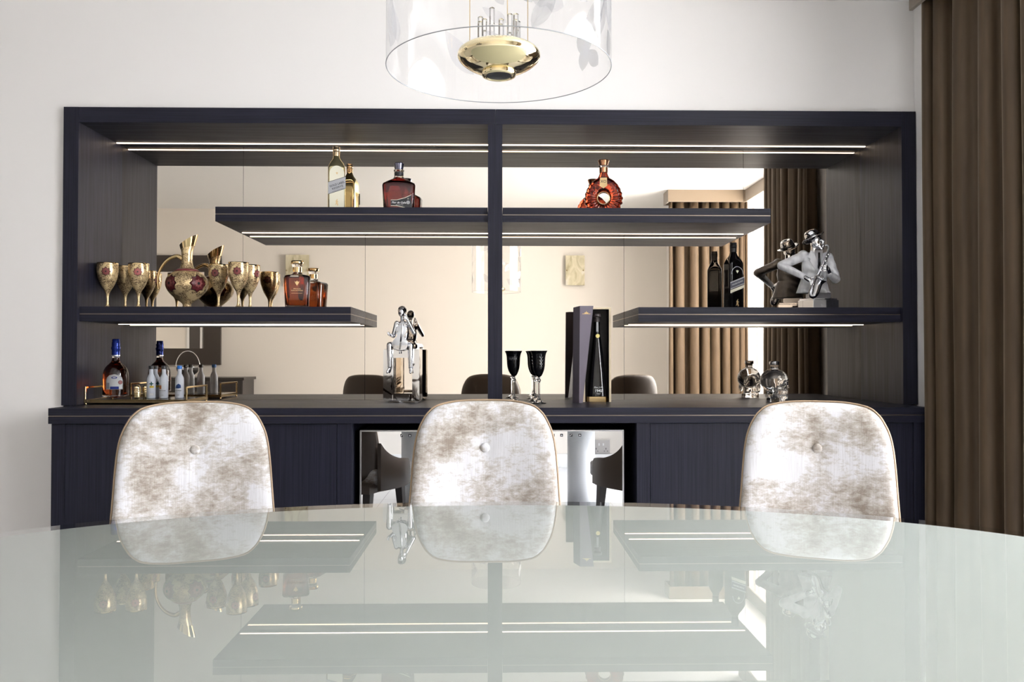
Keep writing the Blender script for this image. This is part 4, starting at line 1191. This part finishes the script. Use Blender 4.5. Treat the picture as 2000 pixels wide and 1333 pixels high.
# hands
def hand(wrist, palm, tips, r=.0085):
    s = [('c', wrist, .011, palm, .012)]
    for a, b in tips: s += [('c', palm, .006, a, .0046), ('c', a, .0046, b, .0036)]
    return blob(s, .0016, 1)
obj('hand', hand((.030, -.078, .178), (.014, -.094, .200), [((.002, -.108, .214), (-.008, -.104, .216)), ((.000, -.109, .206), (-.011, -.105, .207)), ((.000, -.109, .198), (-.011, -.105, .198)), ((.002, -.107, .190), (-.009, -.104, .189)), ((.010, -.092, .220), (.001, -.088, .228))]), CHROME, bx_, smooth='all')
obj('hand', hand((-.090, -.066, .162), (-.074, -.084, .146), [((-.062, -.100, .142), (-.052, -.100, .136)), ((-.063, -.100, .134), (-.053, -.100, .127)), ((-.066, -.099, .127), (-.056, -.100, .119)), ((-.070, -.097, .120), (-.061, -.099, .112)), ((-.064, -.084, .156), (-.052, -.092, .158))]), CHROME, bx_, smooth='all')
# saxophone
KEYM = mat('embossed_silver', (.55, .55, .58), .18, 1)
sx = smooth_path([(.018, -.052, .322), (.030, -.056, .322), (.034, -.062, .308), (.024, -.072, .282), (.000, -.090, .238), (-.026, -.096, .190), (-.050, -.098, .140), (-.066, -.098, .100), (-.074, -.100, .078), (-.066, -.106, .064), (-.054, -.108, .078), (-.046, -.108, .105), (-.040, -.110, .130), (-.030, -.114, .150)], 4)
N = len(sx); rad = []
for i in range(N):
    u = i / (N - 1)
    rad.append(.0030 + .0075 * min(1, u / .6) if u < .62 else .0105 + .010 * min(1, (u - .62) / .22) + .012 * max(0, (u - .84) / .16) ** 2)
sxo = obj('saxophone', tube(sx, rad, 20), KEYM, bx_, smooth='all')
bell = lathe([(.020, -.006), (.026, .002), (.033, .007), (.031, .008), (.022, .002), (.016, -.012)], 36, cap=False)
bmesh.ops.transform(bell, matrix=Matrix.Translation((-.028, -.113, .152)) @ Matrix.Rotation(math.radians(35), 4, 'Y') @ Matrix.Rotation(math.radians(28), 4, 'X'), verts=bell.verts[:])
obj('bell_rim', bell, CHROME, sxo, smooth='all')
for k in range(9):
    p = sx[13 + int(k * 1.9)]; 
    kb = lathe([(0, .004), (.005, .0038), (.0058, .001), (.0058, -.001), (0, -.001)], 14); bmesh.ops.transform(kb, matrix=Matrix.Translation(p + Vector((.003 * (-1) ** k, -.0125, 0))) @ Matrix.Rotation(PI / 2, 4, 'X'), verts=kb.verts[:])
    obj('key', kb, CHROME, sxo, smooth='all')
obj('key_rod', tube([tuple(sx[12] + Vector((.008, -.009, 0))), tuple(sx[20] + Vector((.010, -.010, 0))), tuple(sx[28] + Vector((.012, -.010, 0)))], .0014, 6), CHROME, sxo, smooth='all')

# ------------------------------------------------------------ black flutes
FP = [(0, .128), (.006, .129), (.013, .134), (.0205, .148), (.0265, .166), (.0295, .186), (.0305, .205), (.0318, .225), (.0355, .243), (.0425, .257)]
fl = thing('wine_glass', 'black glass flute with etched diamond band, standing alone beside the divider', 'glass', (.092, 4.245, .922), 0, 'black flutes with clear stems')
inn = [(r - .0016, z) for r, z in spline_prof(FP[2:], 3)][::-1]
obj('bowl', lathe(spline_prof(FP, 4) + inn + [(0, .138)], 40, cap=False), BLACKGLASS, fl, smooth='all')
obj('stem', lathe([(0, .004), (.030, .0045), (.022, .009), (.010, .018), (.0065, .026), (.0055, .040), (.0055, .100), (.0085, .106), (.0105, .112), (.0085, .118), (.006, .121), (.0085, .126), (.004, .1285), (0, .1285)], 12), CRYSTAL, fl, smooth=False)
obj('foot', lathe([(0, 0), (.0345, 0), (.036, .0015), (.0345, .0035), (0, .0040)], 40), CRYSTAL, fl, smooth=True)
frf = prof_r(FP)
for k in range(-3, 4):
    decal([(k * .0068, .214), (k * .0068 + .003, .219), (k * .0068, .224), (k * .0068 - .003, .219)], frf, -.25, GREYPRINT, fl, 'etched_diamond', .0006)
decal(rect(-.026, .026, .2255, .2265), frf, -.25, GREYPRINT, fl, 'etched_line', .0006)
decal(rect(-.026, .026, .2115, .2125), frf, -.25, GREYPRINT, fl, 'etched_line', .0006)
def lattice(root):
    for (a, b, c, d) in [(-.008, .228, .004, .208), (.008, .228, -.006, .208), (-.010, .212, .006, .188), (.010, .214, -.006, .190), (-.008, .196, .006, .176), (.008, .196, -.004, .178)]:
        L = math.hypot(c - a, d - b); nx, nz = -(d - b) / L * .0005, (c - a) / L * .0005
        decal([(a + nx, b + nz), (c + nx, d + nz), (c - nx, d - nz), (a - nx, b - nz)], frf, .35, WHITEPRINT, root, 'etched_line', .0006)
f2 = thing('wine_glass', 'black glass flute with etched lattice, the front one of the right pair', 'glass', (.2115, 4.13, .922), 0, 'black flutes with clear stems')
for ch in fl.children:
    if ch.name.split('.')[0] in ('bowl', 'stem', 'foot'): c = ch.copy(); C.objects.link(c); c.parent = f2
lattice(f2)
f3 = copy_tree(f2); f3['label'] = 'black glass flute behind and left of the lattice-etched front flute'; f3.location = (.203, 4.315, .922); f3.rotation_euler.z = -.7

# ------------------------------------------------------------ boxed tequila bottle
bo = thing('gift_box', 'open upright dark presentation box with gold edges holding a slender bottle', 'box', (.507, 4.215, .922))
bw, bd, bh = .067, .130, .474
obj('back_panel', box(-bw, bw, bd - .006, bd, .001, bh), DARKBOX, bo)
for s in (-1, 1): obj('side_panel', box(s * bw - .003, s * bw + .003, .0, bd - .006, .001, bh), DARKBOX, bo)
obj('top_panel', box(-bw + .003, bw - .003, 0, bd - .006, bh - .006, bh), DARKBOX, bo)
obj('gold_edge', boxes([(bw - .007, bw + .0035, -.002, .0, .001, bh), (-bw - .0035, -bw + .007, -.002, 0, .001, bh), (-bw + .007, bw - .007, -.002, 0, bh - .009, bh)]), mat('satin_gold_edge', (.72, .62, .45), .35, .6), bo)
stp = bmesh.new()
poly = [(-.055, -.001), (.060, -.001), (.060, .115), (-.055, .115)]
bx(stp, -.060, .060, -.006, .120, .002, .027); bmesh.ops.bevel(stp, geom=[e for e in stp.edges if abs(e.verts[0].co.z - e.verts[1].co.z) > .01], offset=.02, segments=1, affect='EDGES')
obj('gold_stand', stp, GOLD, bo)
ld = thing('box_lid', 'tapering mauve-grey lid leaning upright against the open presentation box', 'lid', (.437, 4.15, .922))
lw = bmesh.new()
F0 = [(-.0265, 0), (-.0085, 0), (.0445, .478), (-.022, .478)]
a = [lw.verts.new((x, 0, z)) for x, z in F0]; b = [lw.verts.new((x - .027, .062, z - .005 if z > .1 else z)) for x, z in F0]
lw.faces.new(a); lw.faces.new(b[::-1])
for i in range(4): j = (i + 1) % 4; lw.faces.new((a[i], b[i], b[j], a[j]))
obj('lid_shell', lw, PURPLEBOX, ld)
cr = [(-.020, 0), (.020, 0), (.020, .003), (.010, .003), (.008, .010), (.004, .008), (0, .016), (-.004, .008), (-.008, .010), (-.010, .003), (-.020, .003)]
obj('gold_emblem', prism([(x + .010, z + .437) for x, z in cr], -.0012, -.0002), GOLDPRINT, ld)
bt_ = thing('bottle', 'slender tapering dark tequila bottle standing in the open gift box', 'bottle', (.511, 4.250, .922 + .0275))
TP = [(.043, 0), (.0485, .003), (.0480, .03), (.0400, .12), (.0300, .21), (.0215, .275), (.0165, .315), (.0150, .345), (.0150, .380)]
tq = [(r, z) for r, z in TP]
obj('glass_body', sq_loft([(.043, 0, 3), (.0485, .003, 3), (.048, .03, 3), (.040, .12, 2.8), (.030, .21, 2.4), (.0215, .275, 2.1), (.0165, .315, 2), (.0150, .345, 2), (.0150, .375, 2)], seg=40), BLACKGLASS, bt_, smooth=True, ang=60)
obj('stopper', lathe([(0, .3755), (.0165, .3755), (.0165, .388), (.0145, .390), (.0150, .398), (.0225, .402), (.0225, .412), (.0195, .416), (0, .417)], 32), mat('dark_wood_stopper', (.05, .04, .04), .3), bt_, smooth=True)
obj('neck_label', prism([(-.0055, .325), (.0055, .325), (.0050, .374), (-.0050, .374)], -.0172, -.0155), GREYPRINT, bt_)
obj('gold_medallion', prism(star(.001, .304, .0105, .0098, 12), -.0235, -.0185), mat('yellow_gold_seal', (.85, .74, .30), .3, .7), bt_)
text('Don Julio', .0115, WHITEPRINT, bt_, at(.001, -.0478, .047) , shear=.2)
text('1942', .0190, WHITEPRINT, bt_, at(.001, -.0505, .030), bold=.0003)
text('TEQUILA', .0050, WHITEPRINT, bt_, at(.001, -.0505, .015))

# ------------------------------------------------------------ skull-shaped bottle
sk = thing('bottle', 'clear glass skull-shaped bottle with silver stopper on the worktop', 'bottle', (1.405, 4.225, .922), math.radians(38))
shapes = [('e', (0, .006, .108), (.062, .072, .060)), ('e', (0, -.030, .090), (.052, .036, .040)), ('e', (0, -.020, .055), (.046, .044, .040)), ('e', (0, -.022, .028), (.042, .042, .028)), ('b', (0, -.012, .012), (.036, .040, .012)),
          ('e', (.036, -.044, .076), (.014, .014, .010)), ('e', (-.036, -.044, .076), (.014, .014, .010)), ('e', (0, -.055, .111), (.036, .012, .009)), ('e', (.052, -.004, .055), (.008, .022, .028)), ('e', (-.052, -.004, .055), (.008, .022, .028)),
          ('c', (0, .004, .16), .0185, (0, .004, .176), .0185)]
sm = blob(shapes, .0022, 12)
def dent(v, c, r, d, dirn):
    q = (v.co - Vector(c)); g_ = math.exp(-((q.x / r[0]) ** 2 + (q.z / r[1]) ** 2)) if v.co.y < -.01 else 0
    v.co += Vector(dirn) * d * g_
for v in sm.vertices:
    for s in (-1, 1): dent(v, (s * .022, 0, .093), (.013, .011), .020, (0, 1, 0))
    dent(v, (0, 0, .070), (.007, .010), .012, (0, 1, 0))
    if v.co.y < -.03 and .026 < v.co.z < .055: v.co.y += .0016 * math.cos(v.co.x * 2 * PI / .009) + (.004 if abs(v.co.z - .040) < .0018 else 0)
    if v.co.z < .002: v.co.z = .0002
obj('glass_skull', sm, CRYSTAL, sk, smooth='all')
obj('neck_cork', lathe([(0, .1775), (.0190, .1775), (.0190, .1865), (0, .1865)], 32), mat('pale_cork', (.55, .42, .32), .5), sk, smooth=True).location = (0, .004, 0)
obj('stopper', lathe([(0, .1868), (.024, .1868), (.0245, .189), (.0245, .2025), (.023, .2045), (0, .205)], 36), mat('dull_silver_stopper', (.35, .35, .36), .2, 1), sk, smooth=True).location = (0, .004, 0)

# ------------------------------------------------------------ what the mirror shows of the room behind
def art(label, x0, x1, z0, z1):
    r = thing('wall_light', label, 'wall light', ((x0 + x1) / 2, YB, z0), 0, 'alabaster wall lights on the back wall')
    hw, h = (x1 - x0) / 2, z1 - z0
    obj('back_plate', box(-hw + .02, hw - .02, .0005, .03, .02, h - .02), BRASS, r)
    obj('alabaster_panel', box(-hw, hw, .03, .055, 0, h, .003), ALA, r)
    for s in (-1, 1):
        k = lathe([(0, 0), (.009, 0), (.009, .006), (.005, .010), (0, .011)], 16, M=Matrix.Translation((s * (hw - .015), .055, h / 2)) @ Matrix.Rotation(-PI / 2, 4, 'X'))
        obj('knob', k, BRASS, r, smooth=True)
art('cream alabaster wall light reflected in the mirror right of the divider', .816, 1.039, 1.97, 2.318)
art('cream alabaster wall light reflected in the mirror behind the amber decanter', -2.435, -2.166, 1.95, 2.318)
wm = thing('wall_mirror', 'large mirror in a wide dark wood frame, reflected behind the pitcher', 'mirror', (-3.75, YB, 1.041))
mw, mh, bdw = .565, 1.27, .19
obj('mirror_glass', box(-mw + bdw, mw - bdw, .012, .018, bdw, mh - bdw), PLAINMIRROR, wm)
obj('frame', boxes([(-mw, -mw + bdw, .001, .04, 0, mh), (mw - bdw, mw, .001, .04, 0, mh), (-mw + bdw, mw - bdw, .001, .04, 0, bdw), (-mw + bdw, mw - bdw, .001, .04, mh - bdw, mh)]), mat('dark_brown_frame_wood', (.05, .038, .03), .4), wm)
cs = thing('sideboard', 'low dark sideboard against the back wall, seen in the mirror behind the tray', 'sideboard', (-3.6, YB + .25, 0))
DK = mat('dark_espresso_wood', (.025, .02, .018), .3)
obj('top', box(-.82, .82, -.24, .24, .875, .905, .003), DK, cs)
obj('carcass', box(-.80, .80, -.22, .215, .12, .875), DK, cs)
for k in range(4):
    d = obj('door', box(-.795 + k * .3985, -.40 + k * .3985, .216, .232, .13, .87, .002), DK, cs)
for sx_ in (-.75, .75):
    for sy_ in (-.18, .18): obj('leg', box(sx_ - .02, sx_ + .02, sy_ - .02, sy_ + .02, 0, .12), BRASS, cs)
bk = thing('silver_bowl', 'silver bowl with tall hoop handle on the sideboard, seen in the mirror', 'bowl', (-3.47, YB + .28, .905))
obj('bowl', lathe(spline_prof([(.05, 0), (.045, .008), (.06, .02), (.11, .06), (.13, .11), (.128, .115), (.10, .07), (.03, .03), (0, .028)], 3), 40, cap=False), CHROME, bk, smooth='all')
obj('handle', tube([(.135 * math.cos(PI * k / 30), 0, .11 + .185 * math.sin(PI * k / 30)) for k in range(31)], .005, 8), CHROME, bk, smooth='all')
def socket(label, x):
    r = thing('wall_socket', label, 'socket', (x, YB, .10), 0, 'double sockets low on the back wall')
    obj('face_plate', box(-.092, .092, .0185, .026, .045, .185, .003), mat('satin_nickel', (.45, .43, .41), .3, .9), r)
    for s in (-1, 1):
        obj('pin_slot', boxes([(s * .05 - .004, s * .05 + .004, .0262, .0268, .085, .103), (s * .05 - .022, s * .05 - .010, .0262, .0268, .066, .073), (s * .05 + .010, s * .05 + .022, .0262, .0268, .066, .073)]), BLACK, r)
        obj('rocker_switch', box(s * .022 - .007, s * .022 + .007, .026, .031, .125, .150, .001), STEEL, r)
socket('left double wall socket reflected in the right cooler door', .877)
socket('right double wall socket reflected in the right cooler door', 1.081)
